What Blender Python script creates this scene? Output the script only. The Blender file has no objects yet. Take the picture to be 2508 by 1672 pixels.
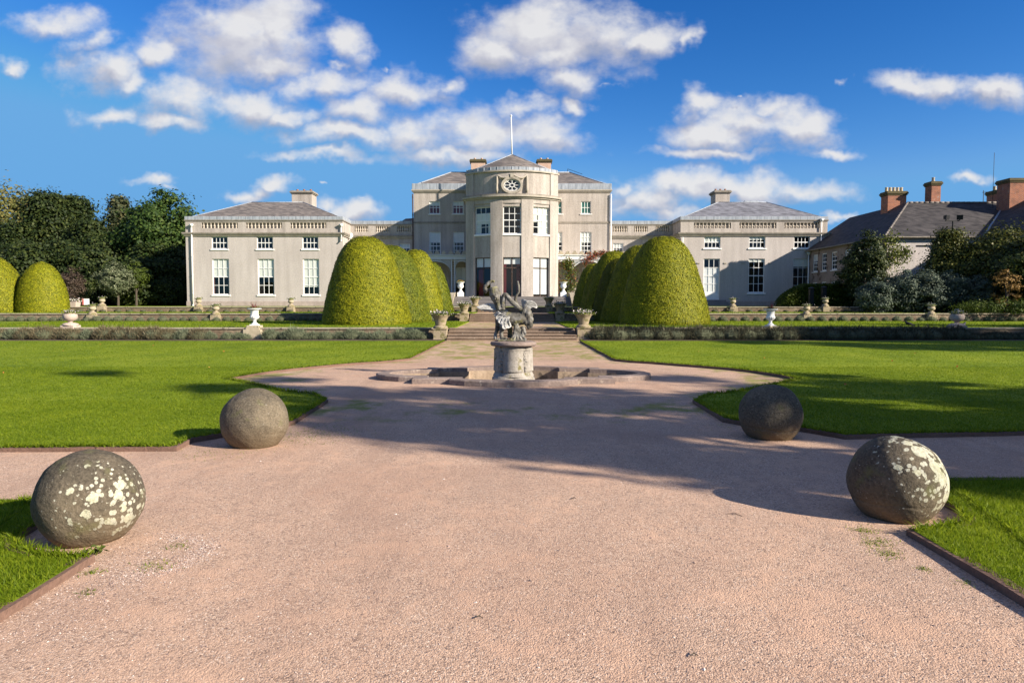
import bpy, math, random
import numpy as np
from mathutils import Vector, Matrix, geometry
random.seed(7); RNG = np.random.default_rng(11)
R = math.radians; PI = math.pi
SC = bpy.context.scene; COL = SC.collection
# ---------------------------------------------------------------- camera model (used to measure the photograph)
FPX = 1700.0; PITCH = math.atan(93/FPX); CH = 1.6
cP, sP = math.cos(PITCH), math.sin(PITCH)
def at(u, v, Y):
    a = (u-1254)/FPX; b = (836-v)/FPX
    t = Y/(cP + b*sP)
    return (a*t, Y, CH + t*(-sP + b*cP))
def XX(u, Y, v=743): return at(u, v, Y)[0]
def ZZ(v, Y): return at(1254, v, Y)[2]
SUN_AZ, SUN_EL = R(61), R(25)           # to the right of the axis pointing back at the viewer
# ---------------------------------------------------------------- objects
ORI = {}
def tag(o, label=None, cat=None, group=None, kind=None):
    if label: o['label'] = label
    if cat: o['category'] = cat
    if group: o['group'] = group
    if kind: o['kind'] = kind
    return o
def T(name, label, cat, loc=(0,0,0), group=None):
    o = bpy.data.objects.new(name, None); COL.objects.link(o); o.location = loc
    o.empty_display_size = .2
    ORI[o.name] = Vector(loc); return tag(o, label, cat, group)
class MB:
    def __init__(s): s.v=[]; s.f=[]; s.m=[]; s.arr=[]
    def quad(s,a,b,c,d,m=0):
        i=len(s.v); s.v += [tuple(a),tuple(b),tuple(c),tuple(d)]; s.f.append((i,i+1,i+2,i+3)); s.m.append(m)
    def tri(s,a,b,c,m=0):
        i=len(s.v); s.v += [tuple(a),tuple(b),tuple(c)]; s.f.append((i,i+1,i+2)); s.m.append(m)
    def hexa(s,p,m=0):      # 8 corners: bottom ring 0-3, top ring 4-7
        i=len(s.v); s.v += [tuple(q) for q in p]
        for f in ((0,3,2,1),(4,5,6,7),(0,1,5,4),(1,2,6,5),(2,3,7,6),(3,0,4,7)):
            s.f.append(tuple(i+k for k in f)); s.m.append(m)
    def box(s,x0,x1,y0,y1,z0,z1,m=0):
        s.hexa([(x0,y0,z0),(x1,y0,z0),(x1,y1,z0),(x0,y1,z0),(x0,y0,z1),(x1,y0,z1),(x1,y1,z1),(x0,y1,z1)],m)
    def fbox(s,F,a0,a1,d0,d1,z0,z1,m=0):
        p=F.p; s.hexa([p(a0,d0,z0),p(a1,d0,z0),p(a1,d1,z0),p(a0,d1,z0),p(a0,d0,z1),p(a1,d0,z1),p(a1,d1,z1),p(a0,d1,z1)],m)
    def lathe(s,prof,n=16,c=(0,0,0),m=0,flute=None,cap=True):
        i=len(s.v)
        for r,z in prof:
            for k in range(n):
                a=2*PI*k/n; rr=r
                if flute and flute[0]<=z<=flute[1]: rr=r*(1-flute[2]*(k%2))
                s.v.append((c[0]+rr*math.cos(a),c[1]+rr*math.sin(a),c[2]+z))
        for j in range(len(prof)-1):
            for k in range(n):
                k2=(k+1)%n; s.f.append((i+j*n+k,i+j*n+k2,i+(j+1)*n+k2,i+(j+1)*n+k)); s.m.append(m)
        if cap:
            s.f.append(tuple(i+k for k in reversed(range(n)))); s.m.append(m)
            s.f.append(tuple(i+(len(prof)-1)*n+k for k in range(n))); s.m.append(m)
    def sweep(s,path,rad,n=8,m=0,sub=4,flat=1.0):
        P=[Vector(p) for p in path]; pts=[]; rs=[]
        if sub>1 and len(P)>2:
            for j in range(len(P)-1):
                p0=P[max(j-1,0)];p1=P[j];p2=P[j+1];p3=P[min(j+2,len(P)-1)]
                for q in range(sub):
                    t=q/sub
                    pts.append(.5*((2*p1)+(p2-p0)*t+(2*p0-5*p1+4*p2-p3)*t*t+(3*p1-p0-3*p2+p3)*t**3)); rs.append(rad[j]*(1-t)+rad[j+1]*t)
            pts.append(P[-1]); rs.append(rad[-1])
        else: pts=P; rs=list(rad)
        i=len(s.v); up=Vector((0,0,1)); N=len(pts); last=None
        for j in range(N):
            d=(pts[min(j+1,N-1)]-pts[max(j-1,0)])
            if d.length<1e-9: d=Vector((0,0,1))
            d.normalize()
            if last is None: a=d.cross(Vector((0,1,0)) if abs(d.y)<.9 else Vector((1,0,0)))
            else: a=last-d*last.dot(d)
            a.normalize(); last=a; b=d.cross(a)
            for k in range(n):
                t=2*PI*k/n; s.v.append(tuple(pts[j]+a*(rs[j]*math.cos(t))+b*(rs[j]*flat*math.sin(t))))
        for j in range(N-1):
            for k in range(n):
                k2=(k+1)%n; s.f.append((i+j*n+k,i+j*n+k2,i+(j+1)*n+k2,i+(j+1)*n+k)); s.m.append(m)
        s.f.append(tuple(i+k for k in reversed(range(n)))); s.m.append(m)
        s.f.append(tuple(i+(N-1)*n+k for k in range(n))); s.m.append(m)
    def tube(s,a,b,r,n=6,m=0,r2=None): s.sweep([a,b],[r,r if r2 is None else r2],n,m,1)
    def ell(s,c,r,n=14,m=0,rot=None):
        i=len(s.v); K=n//2+1
        for j in range(K+1):
            ph=PI*j/K
            for k in range(n):
                a=2*PI*k/n; q=Vector((r[0]*math.sin(ph)*math.cos(a),r[1]*math.sin(ph)*math.sin(a),r[2]*math.cos(ph)))
                if rot: q=rot@q
                s.v.append((c[0]+q.x,c[1]+q.y,c[2]+q.z))
        for j in range(K):
            for k in range(n):
                k2=(k+1)%n; s.f.append((i+j*n+k,i+(j+1)*n+k,i+(j+1)*n+k2,i+j*n+k2)); s.m.append(m)
    def prism(s,poly,z0,z1,m=0,mt=None):
        n=len(poly); i=len(s.v)
        s.v += [(x,y,z0) for x,y in poly]+[(x,y,z1) for x,y in poly]
        for k in range(n):
            k2=(k+1)%n; s.f.append((i+k,i+k2,i+n+k2,i+n+k)); s.m.append(m)
        for t in geometry.tessellate_polygon([[Vector((x,y,0)) for x,y in poly]]):
            a_,b_,c_=[Vector(poly[q]) for q in t]
            if (b_-a_).cross(c_-a_)<0: t=(t[0],t[2],t[1])
            s.f.append(tuple(i+n+q for q in t)); s.m.append(m if mt is None else mt)
    def leaves(s,V,k,m=0): s.arr.append((V,k,m))     # V: (n*k,3) array, faces of k verts each
    def build(s,name,mats,parent=None,smooth=False,origin=None,bevel=0,auto=None):
        if not isinstance(mats,(list,tuple)): mats=[mats]
        o0=Vector((0,0,0))
        if parent is not None: o0=ORI[parent.name]
        elif origin is not None: o0=Vector(origin)
        V=np.array(s.v,dtype=np.float64).reshape(-1,3); nv=len(V)
        loops=[i for f in s.f for i in f]; tot=[len(f) for f in s.f]; mi=list(s.m)
        Vs=[V]; L=[np.array(loops,dtype=np.int32)]; TT=[np.array(tot,dtype=np.int32)]; MM=[np.array(mi,dtype=np.int32)]
        for A,k,m in s.arr:
            n=len(A)//k; Vs.append(A); L.append(np.arange(n*k,dtype=np.int32)+nv); TT.append(np.full(n,k,dtype=np.int32)); MM.append(np.full(n,m,dtype=np.int32)); nv+=n*k
        V=np.concatenate(Vs)-np.array(o0); L=np.concatenate(L); TT=np.concatenate(TT); MM=np.concatenate(MM)
        me=bpy.data.meshes.new(name); me.vertices.add(len(V)); me.vertices.foreach_set('co',V.astype(np.float32).ravel())
        me.loops.add(len(L)); me.loops.foreach_set('vertex_index',L)
        me.polygons.add(len(TT)); st=np.zeros(len(TT),dtype=np.int32); st[1:]=np.cumsum(TT)[:-1]
        me.polygons.foreach_set('loop_start',st); me.polygons.foreach_set('loop_total',TT); me.polygons.foreach_set('material_index',MM)
        me.polygons.foreach_set('use_smooth',np.full(len(TT),bool(smooth)))
        me.update(calc_edges=True); me.validate()
        for mt in mats: me.materials.append(mt)
        if auto is not None:
            try: me.set_sharp_from_angle(angle=auto)
            except Exception: pass
        ob=bpy.data.objects.new(name,me); COL.objects.link(ob)
        if parent is not None: ob.parent=parent
        elif origin is not None: ob.location=origin
        ORI[ob.name]=o0
        if bevel:
            b=ob.modifiers.new('bevel','BEVEL'); b.width=bevel; b.segments=2; b.limit_method='ANGLE'; b.angle_limit=R(35)
        return ob
class Fr:       # wall frame: a runs along the wall, d into the wall, z up
    def __init__(s,x,y,ux,uy):
        l=math.hypot(ux,uy); s.x=x; s.y=y; s.ux=ux/l; s.uy=uy/l; s.nx=-s.uy; s.ny=s.ux
    def p(s,a,d,z): return (s.x+s.ux*a+s.nx*d, s.y+s.uy*a+s.ny*d, z)
def copy_tree(o,parent=None):
    c=o.copy(); COL.objects.link(c); c.parent=parent
    for ch in [q for q in KIDS.get(o.name,[])]: copy_tree(ch,c)
    ORI[c.name]=Vector((0,0,0)); return c
KIDS={}
def index_kids(o):
    KIDS[o.name]=[q for q in bpy.data.objects if q.parent==o]
    for q in KIDS[o.name]: index_kids(q)
# ---------------------------------------------------------------- materials
def newmat(name):
    m=bpy.data.materials.new(name); m.use_nodes=True; nt=m.node_tree; nt.nodes.clear()
    out=nt.nodes.new('ShaderNodeOutputMaterial'); return m,nt,out
def N(nt,typ,**k):
    n=nt.nodes.new('ShaderNode'+typ)
    for a,b in k.items():
        if a in n.inputs.keys() if isinstance(a,str) else False: n.inputs[a].default_value=b
        else: setattr(n,a,b)
    return n
def ramp(nt,fac,stops,interp='LINEAR'):
    r=nt.nodes.new('ShaderNodeValToRGB'); r.color_ramp.interpolation=interp
    el=r.color_ramp.elements
    while len(el)<len(stops): el.new(.5)
    for e,(p,c) in zip(el,stops): e.position=p; e.color=(*c,1) if len(c)==3 else c
    nt.links.new(fac,r.inputs[0]); return r.outputs[0]
def mathn(nt,op,a,b=None,c=None,clamp=False):
    n=nt.nodes.new('ShaderNodeMath'); n.operation=op; n.use_clamp=clamp
    for i,q in enumerate((a,b,c)):
        if q is None: continue
        if isinstance(q,(int,float)): n.inputs[i].default_value=q
        else: nt.links.new(q,n.inputs[i])
    return n.outputs[0]
def mix(nt,fac,a,b,blend='MIX'):
    n=nt.nodes.new('ShaderNodeMix'); n.data_type='RGBA'; n.blend_type=blend; n.clamp_factor=True
    for sock,q in ((n.inputs[0],fac),(n.inputs[6],a),(n.inputs[7],b)):
        if isinstance(q,(int,float)): sock.default_value=q
        elif isinstance(q,tuple): sock.default_value=(*q,1) if len(q)==3 else q
        else: nt.links.new(q,sock)
    return n.outputs[2]
def coords(nt,scale=(1,1,1),kind='Object',loc=(0,0,0)):
    tc=nt.nodes.new('ShaderNodeTexCoord'); mp=nt.nodes.new('ShaderNodeMapping')
    mp.inputs['Scale'].default_value=scale; mp.inputs['Location'].default_value=loc
    nt.links.new(tc.outputs[kind],mp.inputs[0]); return mp.outputs[0]
def wcoords(nt,scale=(1,1,1),loc=(0,0,0)):
    g=nt.nodes.new('ShaderNodeNewGeometry'); mp=nt.nodes.new('ShaderNodeMapping')
    mp.inputs['Scale'].default_value=scale; mp.inputs['Location'].default_value=loc
    nt.links.new(g.outputs['Position'],mp.inputs[0]); return mp.outputs[0]
def noise(nt,vec,scale,detail=4,rough=.55,dist=0):
    n=nt.nodes.new('ShaderNodeTexNoise'); n.inputs['Scale'].default_value=scale; n.inputs['Detail'].default_value=detail
    n.inputs['Roughness'].default_value=rough; n.inputs['Distortion'].default_value=dist
    nt.links.new(vec,n.inputs['Vector']); return n.outputs[0]
def voro(nt,vec,scale,feature='F1',out='Distance',rnd=1.0):
    n=nt.nodes.new('ShaderNodeTexVoronoi'); n.feature=feature; n.inputs['Scale'].default_value=scale; n.inputs['Randomness'].default_value=rnd
    nt.links.new(vec,n.inputs['Vector']); return n.outputs[out]
def bump(nt,h,strength=.3,dist=.02,normal=None):
    b=nt.nodes.new('ShaderNodeBump'); b.inputs['Strength'].default_value=strength; b.inputs['Distance'].default_value=dist
    nt.links.new(h,b.inputs['Height'])
    if normal is not None: nt.links.new(normal,b.inputs['Normal'])
    return b.outputs[0]
def princ(nt,out,col,rough=.85,nrm=None,spec=.25,metal=0):
    p=nt.nodes.new('ShaderNodeBsdfPrincipled'); p.inputs['Roughness'].default_value=rough; p.inputs['Specular IOR Level'].default_value=spec
    p.inputs['Metallic'].default_value=metal
    if isinstance(col,tuple): p.inputs['Base Color'].default_value=(*col,1)
    else: nt.links.new(col,p.inputs['Base Color'])
    if nrm is not None: nt.links.new(nrm,p.inputs['Normal'])
    nt.links.new(p.outputs[0],out.inputs[0]); return p
def stony(name,c1,c2,scale=1.5,rough=.9,b=.3,bs=20,streak=.0,spots=None,world=False):
    m,nt,out=newmat(name); vec=wcoords(nt) if world else coords(nt)
    n1=noise(nt,vec,scale,6,.6); col=ramp(nt,n1,[(.3,c1),(.7,c2)])
    if streak:
        v2=wcoords(nt,(1.6,1.6,.13)); n2=noise(nt,v2,1.3,5,.6)
        col=mix(nt,mathn(nt,'MULTIPLY',ramp(nt,n2,[(.38,(0,0,0)),(.70,(1,1,1))]),streak),col,tuple(q*.55 for q in c1))
    n3=noise(nt,vec,bs,3,.6)
    col=mix(nt,.35,col,ramp(nt,n3,[(.3,tuple(q*.7 for q in c1)),(.7,tuple(min(1,q*1.15) for q in c2))]))
    if spots:
        n4=noise(nt,vec,spots[0],5,.6); col=mix(nt,ramp(nt,n4,[(spots[1],(0,0,0)),(spots[1]+.06,(1,1,1))]),col,spots[2])
    princ(nt,out,col,rough,bump(nt,n3,b,.02)); return m
def leafmat(name,c1,c2,c3=None,transl=.3,rough=.6,big=1.2):
    m,nt,out=newmat(name); g=nt.nodes.new('ShaderNodeNewGeometry'); vec=wcoords(nt)
    n1=noise(nt,vec,big,3,.6)
    f=mathn(nt,'ADD',mathn(nt,'MULTIPLY',g.outputs['Random Per Island'],.55),mathn(nt,'MULTIPLY',n1,.6))
    st=[(.2,c1),(.8,c2)] if c3 is None else [(.2,c1),(.6,c2),(.88,c3)]
    col=ramp(nt,f,st)
    p=nt.nodes.new('ShaderNodeBsdfPrincipled'); p.inputs['Roughness'].default_value=rough; p.inputs['Specular IOR Level'].default_value=.2
    nt.links.new(col,p.inputs['Base Color'])
    t=nt.nodes.new('ShaderNodeBsdfTranslucent'); nt.links.new(col,t.inputs[0])
    ms=nt.nodes.new('ShaderNodeMixShader'); ms.inputs[0].default_value=transl
    nt.links.new(p.outputs[0],ms.inputs[1]); nt.links.new(t.outputs[0],ms.inputs[2]); nt.links.new(ms.outputs[0],out.inputs[0])
    return m
MT={}
MT['render']=stony('wall_render',(.36,.315,.275),(.50,.45,.405),.45,.9,.15,9,.85)
MT['render_wing']=stony('wing_render',(.41,.365,.335),(.51,.465,.435),.4,.9,.12,9,.45)
MT['trim']=stony('stone_trim',(.34,.30,.245),(.48,.43,.36),1.5,.9,.25,14,.6)
MT['plinth']=stony('plinth_stone',(.33,.27,.24),(.46,.38,.34),1.2,.9,.3,10,.5)
MT['trimdark']=stony('weathered_ledge',(.16,.14,.115),(.36,.32,.27),3,.95,.3,14,.3)
MT['pinkrender']=stony('pink_render',(.48,.33,.25),(.56,.40,.31),1.5,.9,.2,10,.3)
MT['lichencap']=stony('lichen_cap',(.075,.06,.035),(.13,.11,.055),4,.95,.4,20)
MT['interior'],nt,out=newmat('dark_interior'); princ(nt,out,(.02,.018,.017),.9)
MT['white'],nt,out=newmat('white_paint'); princ(nt,out,ramp(nt,noise(nt,coords(nt),3,4),[(.3,(.68,.68,.66)),(.7,(.80,.80,.78))]),.55)
MT['bluewhite'],nt,out=newmat('grey_white_paint'); princ(nt,out,(.52,.55,.56),.6)
MT['blind'],nt,out=newmat('cream_blind'); princ(nt,out,ramp(nt,noise(nt,coords(nt,(4,4,.3)),2,3),[(.3,(.72,.73,.67)),(.7,(.82,.82,.76))]),.9)
MT['whiteblind'],nt,out=newmat('white_blind'); princ(nt,out,(.8,.8,.79),.8)
MT['greenblind'],nt,out=newmat('green_shutter'); princ(nt,out,(.05,.20,.165),.7)
MT['redcurtain'],nt,out=newmat('red_curtain'); princ(nt,out,ramp(nt,noise(nt,coords(nt,(14,14,.4)),2,2),[(.35,(.09,.012,.015)),(.65,(.22,.03,.035))]),.8)
MT['darkframe'],nt,out=newmat('brown_frame'); princ(nt,out,(.07,.045,.035),.6)
MT['black'],nt,out=newmat('black_paint'); princ(nt,out,(.012,.012,.014),.5)
# glass: clear pane that mirrors a little sky
m,nt,out=newmat('window_glass'); tr=nt.nodes.new('ShaderNodeBsdfTransparent'); tr.inputs[0].default_value=(.86,.88,.88,1)
gl=nt.nodes.new('ShaderNodeBsdfGlossy'); gl.inputs['Roughness'].default_value=.03; gl.inputs[0].default_value=(.9,.9,.9,1)
fr=nt.nodes.new('ShaderNodeLayerWeight'); fr.inputs[0].default_value=.5
bb=bump(nt,noise(nt,coords(nt),1.5,2),.05,.02); nt.links.new(bb,gl.inputs['Normal']); ms=nt.nodes.new('ShaderNodeMixShader')
nt.links.new(mathn(nt,'ADD',mathn(nt,'MULTIPLY',mathn(nt,'POWER',fr.outputs['Facing'],4.0),.6),.045),ms.inputs[0]); nt.links.new(tr.outputs[0],ms.inputs[1]); nt.links.new(gl.outputs[0],ms.inputs[2]); nt.links.new(ms.outputs[0],out.inputs[0]); MT['glass']=m
# lead with seams
m,nt,out=newmat('lead_sheet'); vec=coords(nt); sep=nt.nodes.new('ShaderNodeSeparateXYZ'); nt.links.new(vec,sep.inputs[0])
fx=mathn(nt,'FRACT',mathn(nt,'MULTIPLY',mathn(nt,'ADD',sep.outputs[0],mathn(nt,'MULTIPLY',sep.outputs[1],1.0)),1.35))
seam=ramp(nt,fx,[(0,(0,0,0)),(.03,(0,0,0)),(.07,(1,1,1)),(1,(1,1,1))])
col=ramp(nt,noise(nt,coords(nt,(2.5,2.5,.6)),2,5),[(.3,(.22,.245,.28)),(.7,(.38,.41,.45))])
col=mix(nt,seam,(.13,.14,.16),col); princ(nt,out,col,.6); MT['lead']=m
def slate(name,c1,c2,c3,diag=(.9,1,.4),crs=4.0):
    m,nt,out=newmat(name); vec=wcoords(nt,diag); n1=noise(nt,vec,1.1,6,.65)
    col=ramp(nt,n1,[(.3,c1),(.55,c2),(.75,c3)])
    g=nt.nodes.new('ShaderNodeNewGeometry'); sp=nt.nodes.new('ShaderNodeSeparateXYZ'); nt.links.new(g.outputs['Position'],sp.inputs[0])
    zz=mathn(nt,'MULTIPLY',sp.outputs[2],crs*2); row=mathn(nt,'FLOOR',zz); fz=mathn(nt,'FRACT',zz)
    cx=mathn(nt,'ADD',mathn(nt,'MULTIPLY',mathn(nt,'ADD',sp.outputs[0],sp.outputs[1]),2.6),mathn(nt,'MULTIPLY',row,.37))
    wn=nt.nodes.new('ShaderNodeTexWhiteNoise'); wn.noise_dimensions='2D'; cb=nt.nodes.new('ShaderNodeCombineXYZ')
    nt.links.new(mathn(nt,'FLOOR',cx),cb.inputs[0]); nt.links.new(row,cb.inputs[1]); nt.links.new(cb.outputs[0],wn.inputs['Vector'])
    col=mix(nt,.45,col,ramp(nt,wn.outputs['Value'],[(0,tuple(q*.55 for q in c1)),(1,tuple(q*1.25 for q in c3))]))
    col=mix(nt,ramp(nt,fz,[(0,(.7,.7,.7)),(.18,(0,0,0))]),col,tuple(q*.35 for q in c1))
    princ(nt,out,col,.75,bump(nt,fz,.4,.03),.3); return m
MT['slate']=slate('slate_roof',(.10,.088,.082),(.145,.13,.12),(.25,.21,.18))
MT['slategrey']=slate('grey_slate_roof',(.10,.10,.11),(.16,.16,.175),(.26,.26,.29),(1.6,.5,-.9))
MT['slatedark']=slate('dark_slate_roof',(.022,.020,.021),(.038,.035,.035),(.085,.075,.072),(.7,.9,.6))
def brick(name,b1,b2,mor,sx=4.4):
    m,nt,out=newmat(name); g=nt.nodes.new('ShaderNodeNewGeometry'); sp=nt.nodes.new('ShaderNodeSeparateXYZ'); nt.links.new(g.outputs['Position'],sp.inputs[0])
    cb=nt.nodes.new('ShaderNodeCombineXYZ'); nt.links.new(mathn(nt,'ADD',sp.outputs[0],sp.outputs[1]),cb.inputs[0]); nt.links.new(sp.outputs[2],cb.inputs[1])
    br=nt.nodes.new('ShaderNodeTexBrick'); br.inputs['Scale'].default_value=1; br.inputs['Brick Width'].default_value=.24; br.inputs['Row Height'].default_value=.085
    br.inputs['Mortar Size'].default_value=.012; br.inputs['Color1'].default_value=(*b1,1); br.inputs['Color2'].default_value=(*b2,1); br.inputs['Mortar'].default_value=(*mor,1)
    nt.links.new(cb.outputs[0],br.inputs[0]); n1=noise(nt,wcoords(nt),2.2,6,.7)
    col=mix(nt,ramp(nt,n1,[(.60,(0,0,0)),(.68,(.8,.8,.8))]),br.outputs[0],(.42,.34,.30))
    col=mix(nt,ramp(nt,noise(nt,wcoords(nt,loc=(4,2,1)),1.3,5,.7),[(.5,(0,0,0)),(.72,(.75,.75,.75))]),col,(.09,.06,.045))
    princ(nt,out,col,.9,bump(nt,br.outputs['Fac'],-.4,.01)); return m
MT['brick']=brick('red_brick',(.36,.115,.045),(.24,.07,.035),(.30,.22,.18))
MT['pot']=stony('clay_pot',(.45,.36,.22),(.55,.45,.30),4,.8,.1,10)
# rubble retaining wall
def rubble(name,cs,sc=3.2):
    m,nt,out=newmat(name); vec=wcoords(nt,(1,1,2.2)); d=voro(nt,vec,sc,'DISTANCE_TO_EDGE'); c=nt.nodes.new('ShaderNodeTexVoronoi'); c.inputs['Scale'].default_value=sc; nt.links.new(vec,c.inputs['Vector'])
    s=nt.nodes.new('ShaderNodeSeparateColor'); nt.links.new(c.outputs['Color'],s.inputs[0])
    col=ramp(nt,s.outputs[0],[(0,cs[0]),(.35,cs[1]),(.7,cs[2]),(1,cs[3])])
    n=noise(nt,wcoords(nt),5,6,.7); col=mix(nt,.5,col,ramp(nt,n,[(.3,cs[0]),(.7,cs[3])]))
    n0=noise(nt,wcoords(nt),.6,4,.6); col=mix(nt,ramp(nt,n0,[(.45,(0,0,0)),(.65,(.8,.8,.8))]),col,cs[1])
    col=mix(nt,ramp(nt,d,[(0,(.7,.7,.7)),(.05,(0,0,0))]),col,(.11,.09,.07)); princ(nt,out,col,.95,bump(nt,d,.6,.05)); return m
MT['rubble']=rubble('rubble_wall',[(.095,.065,.045),(.155,.11,.072),(.22,.165,.11),(.32,.255,.175)])
MT['coping']=stony('coping_stone',(.26,.215,.155),(.42,.37,.28),1.3,.95,.4,18,spots=(6,.58,(.10,.085,.06)))
MT['urnstone']=stony('urn_stone',(.34,.28,.19),(.47,.41,.30),3,.95,.3,30,spots=(5,.6,(.15,.14,.06)))
MT['pinkstone']=stony('pink_stone',(.38,.30,.25),(.50,.41,.35),4,.95,.3,25,spots=(7,.62,(.17,.13,.08)))
MT['pierstone']=stony('pier_stone',(.24,.19,.125),(.38,.31,.215),2.5,.95,.35,24,spots=(4,.53,(.17,.15,.07)))
MT['kerb']=stony('red_kerb',(.12,.072,.052),(.20,.122,.092),3,.95,.5,40,world=True)
MT['stepstone']=stony('step_stone',(.15,.105,.075),(.29,.215,.16),1.6,.95,.4,18,spots=(9,.66,(.5,.45,.38)),world=True)
MT['stepgrey']=stony('grey_step',(.17,.155,.15),(.26,.24,.235),1.6,.95,.3,18,world=True)
MT['poolstone']=stony('pool_stone',(.14,.105,.09),(.29,.225,.195),2.5,.92,.45,22,spots=(6,.62,(.36,.30,.25)),world=True)
MT['poolwall']=stony('pool_wall',(.26,.19,.13),(.40,.31,.23),1.6,.95,.35,16,.7,spots=(3,.58,(.14,.11,.08)),world=True)
MT['baluster']=stony('baluster_stone',(.42,.36,.29),(.54,.47,.39),3,.9,.2,20)
MT['soil'],nt,out=newmat('bed_soil'); princ(nt,out,ramp(nt,noise(nt,wcoords(nt),6,6,.7),[(.3,(.05,.035,.025)),(.7,(.13,.095,.065))]),.95,bump(nt,noise(nt,wcoords(nt),12,5),.8,.05))
# gravel
def gravelmat(name,green):
    m,nt,out=newmat(name); vec=wcoords(nt)
    big=noise(nt,vec,.9,5,.6,.4); mid=noise(nt,vec,5,5,.65); fine=noise(nt,vec,55,4,.7)
    c=nt.nodes.new('ShaderNodeTexVoronoi'); c.inputs['Scale'].default_value=118; nt.links.new(vec,c.inputs['Vector'])
    s=nt.nodes.new('ShaderNodeSeparateColor'); nt.links.new(c.outputs['Color'],s.inputs[0])
    peb=ramp(nt,s.outputs[0],[(0,(.06,.04,.03)),(.11,(.13,.085,.06)),(.17,(.36,.24,.165)),(.55,(.54,.36,.25)),(.8,(.66,.455,.325)),(.95,(.76,.58,.44)),(1,(.85,.76,.64))])
    c2=nt.nodes.new('ShaderNodeTexVoronoi'); c2.inputs['Scale'].default_value=64; nt.links.new(vec,c2.inputs['Vector'])
    s2=nt.nodes.new('ShaderNodeSeparateColor'); nt.links.new(c2.outputs['Color'],s2.inputs[0])
    peb=mix(nt,ramp(nt,s2.outputs[1],[(.94,(0,0,0)),(.95,(1,1,1))]),peb,(.15,.105,.085))
    dust=ramp(nt,mid,[(.3,(.52,.32,.205)),(.7,(.66,.42,.28))])
    f=ramp(nt,mathn(nt,'ADD',mathn(nt,'MULTIPLY',mid,.6),mathn(nt,'MULTIPLY',big,.6)),[(.46,(.15,.15,.15)),(.62,(.40,.40,.40)),(.74,(.95,.95,.95))])
    col=mix(nt,f,peb,dust)
    col=mix(nt,ramp(nt,big,[(.3,(.4,.4,.4)),(.55,(0,0,0))]),col,(.40,.27,.19))
    col=mix(nt,.22,col,ramp(nt,fine,[(.3,(.22,.16,.14)),(.7,(.55,.42,.35))]))
    col=mix(nt,ramp(nt,noise(nt,vec,.33,4,.6,.6),[(.48,(0,0,0)),(.66,(.5,.5,.5))]),col,(.36,.22,.155))
    col=mix(nt,ramp(nt,noise(nt,wcoords(nt,(1.6,.22,1)),1.0,5,.65,.5),[(.52,(0,0,0)),(.68,(.42,.42,.42))]),col,(.33,.215,.155))
    # worn grass at the rim of the circle and on the approach
    g=nt.nodes.new('ShaderNodeNewGeometry'); sb=nt.nodes.new('ShaderNodeVectorMath'); sb.operation='DISTANCE'; nt.links.new(g.outputs['Position'],sb.inputs[0]); sb.inputs[1].default_value=(0,15.2,0)
    a=nt.nodes.new('ShaderNodeMapRange'); a.inputs[1].default_value=3.4; a.inputs[2].default_value=5.3; nt.links.new(sb.outputs['Value'],a.inputs[0])
    sp=nt.nodes.new('ShaderNodeSeparateXYZ'); nt.links.new(g.outputs['Position'],sp.inputs[0])
    b=nt.nodes.new('ShaderNodeMapRange'); b.inputs[1].default_value=8.5; b.inputs[2].default_value=10.5; nt.links.new(sp.outputs[1],b.inputs[0])
    msk=mathn(nt,'MULTIPLY',a.outputs[0],b.outputs[0]); gn=noise(nt,wcoords(nt,(1,.8,1)),1.5,7,.72)
    gm=ramp(nt,mathn(nt,'ADD',gn,mathn(nt,'MULTIPLY',msk,green)),[(.66,(0,0,0)),(.80,(.85,.85,.85))])
    gcol=ramp(nt,fine,[(.3,(.11,.14,.02)),(.7,(.30,.30,.06))]); col=mix(nt,gm,col,gcol)
    h=mathn(nt,'ADD',mathn(nt,'MULTIPLY',c.outputs['Distance'],-.6),mathn(nt,'ADD',fine,mathn(nt,'MULTIPLY',mid,1.5)))
    princ(nt,out,col,.95,bump(nt,h,.55,.012),.15); return m
MT['gravel']=gravelmat('pink_gravel',.22); MT['gravel2']=gravelmat('terrace_gravel',.2)
def lawnmat(name,c1,c2,c3):
    m,nt,out=newmat(name); n1=noise(nt,wcoords(nt,(1,.6,1)),.55,5,.6); n2=noise(nt,wcoords(nt),22,4,.7); n3=noise(nt,wcoords(nt),3.2,4,.6)
    f=mathn(nt,'ADD',mathn(nt,'MULTIPLY',n1,.60),mathn(nt,'ADD',mathn(nt,'MULTIPLY',n2,.15),mathn(nt,'MULTIPLY',n3,.25)))
    princ(nt,out,ramp(nt,f,[(.35,c1),(.5,c2),(.66,c3)]),.9,None,.1); return m
MT['lawn']=lawnmat('lawn_turf',(.08,.13,.006),(.155,.21,.011),(.235,.275,.020))
MT['turf']=lawnmat('terrace_turf',(.08,.125,.008),(.15,.20,.012),(.22,.26,.02))
MT['blade']=leafmat('grass_blades',(.08,.135,.004),(.17,.24,.009),(.30,.35,.022),.52,.55,1.0)
MT['yewcore']=stony('yew_core',(.05,.055,.004),(.11,.115,.005),6,.95,.6,30,world=True)
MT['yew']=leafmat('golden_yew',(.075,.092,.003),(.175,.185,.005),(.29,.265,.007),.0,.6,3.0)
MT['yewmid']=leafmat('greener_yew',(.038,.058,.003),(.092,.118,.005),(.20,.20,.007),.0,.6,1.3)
MT['yewdk']=leafmat('shaded_yew',(.04,.055,.006),(.10,.11,.008),(.19,.18,.01),.2,.6,2.2)  # darker leaf colour stands in for shade on the third right yew
MT['conifer']=leafmat('conifer_foliage',(.010,.020,.006),(.024,.038,.008),(.055,.068,.014),.12,.6,.5)
MT['fir']=leafmat('fir_foliage',(.03,.045,.025),(.06,.075,.035),(.13,.12,.05),.2,.6,.6)
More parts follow.
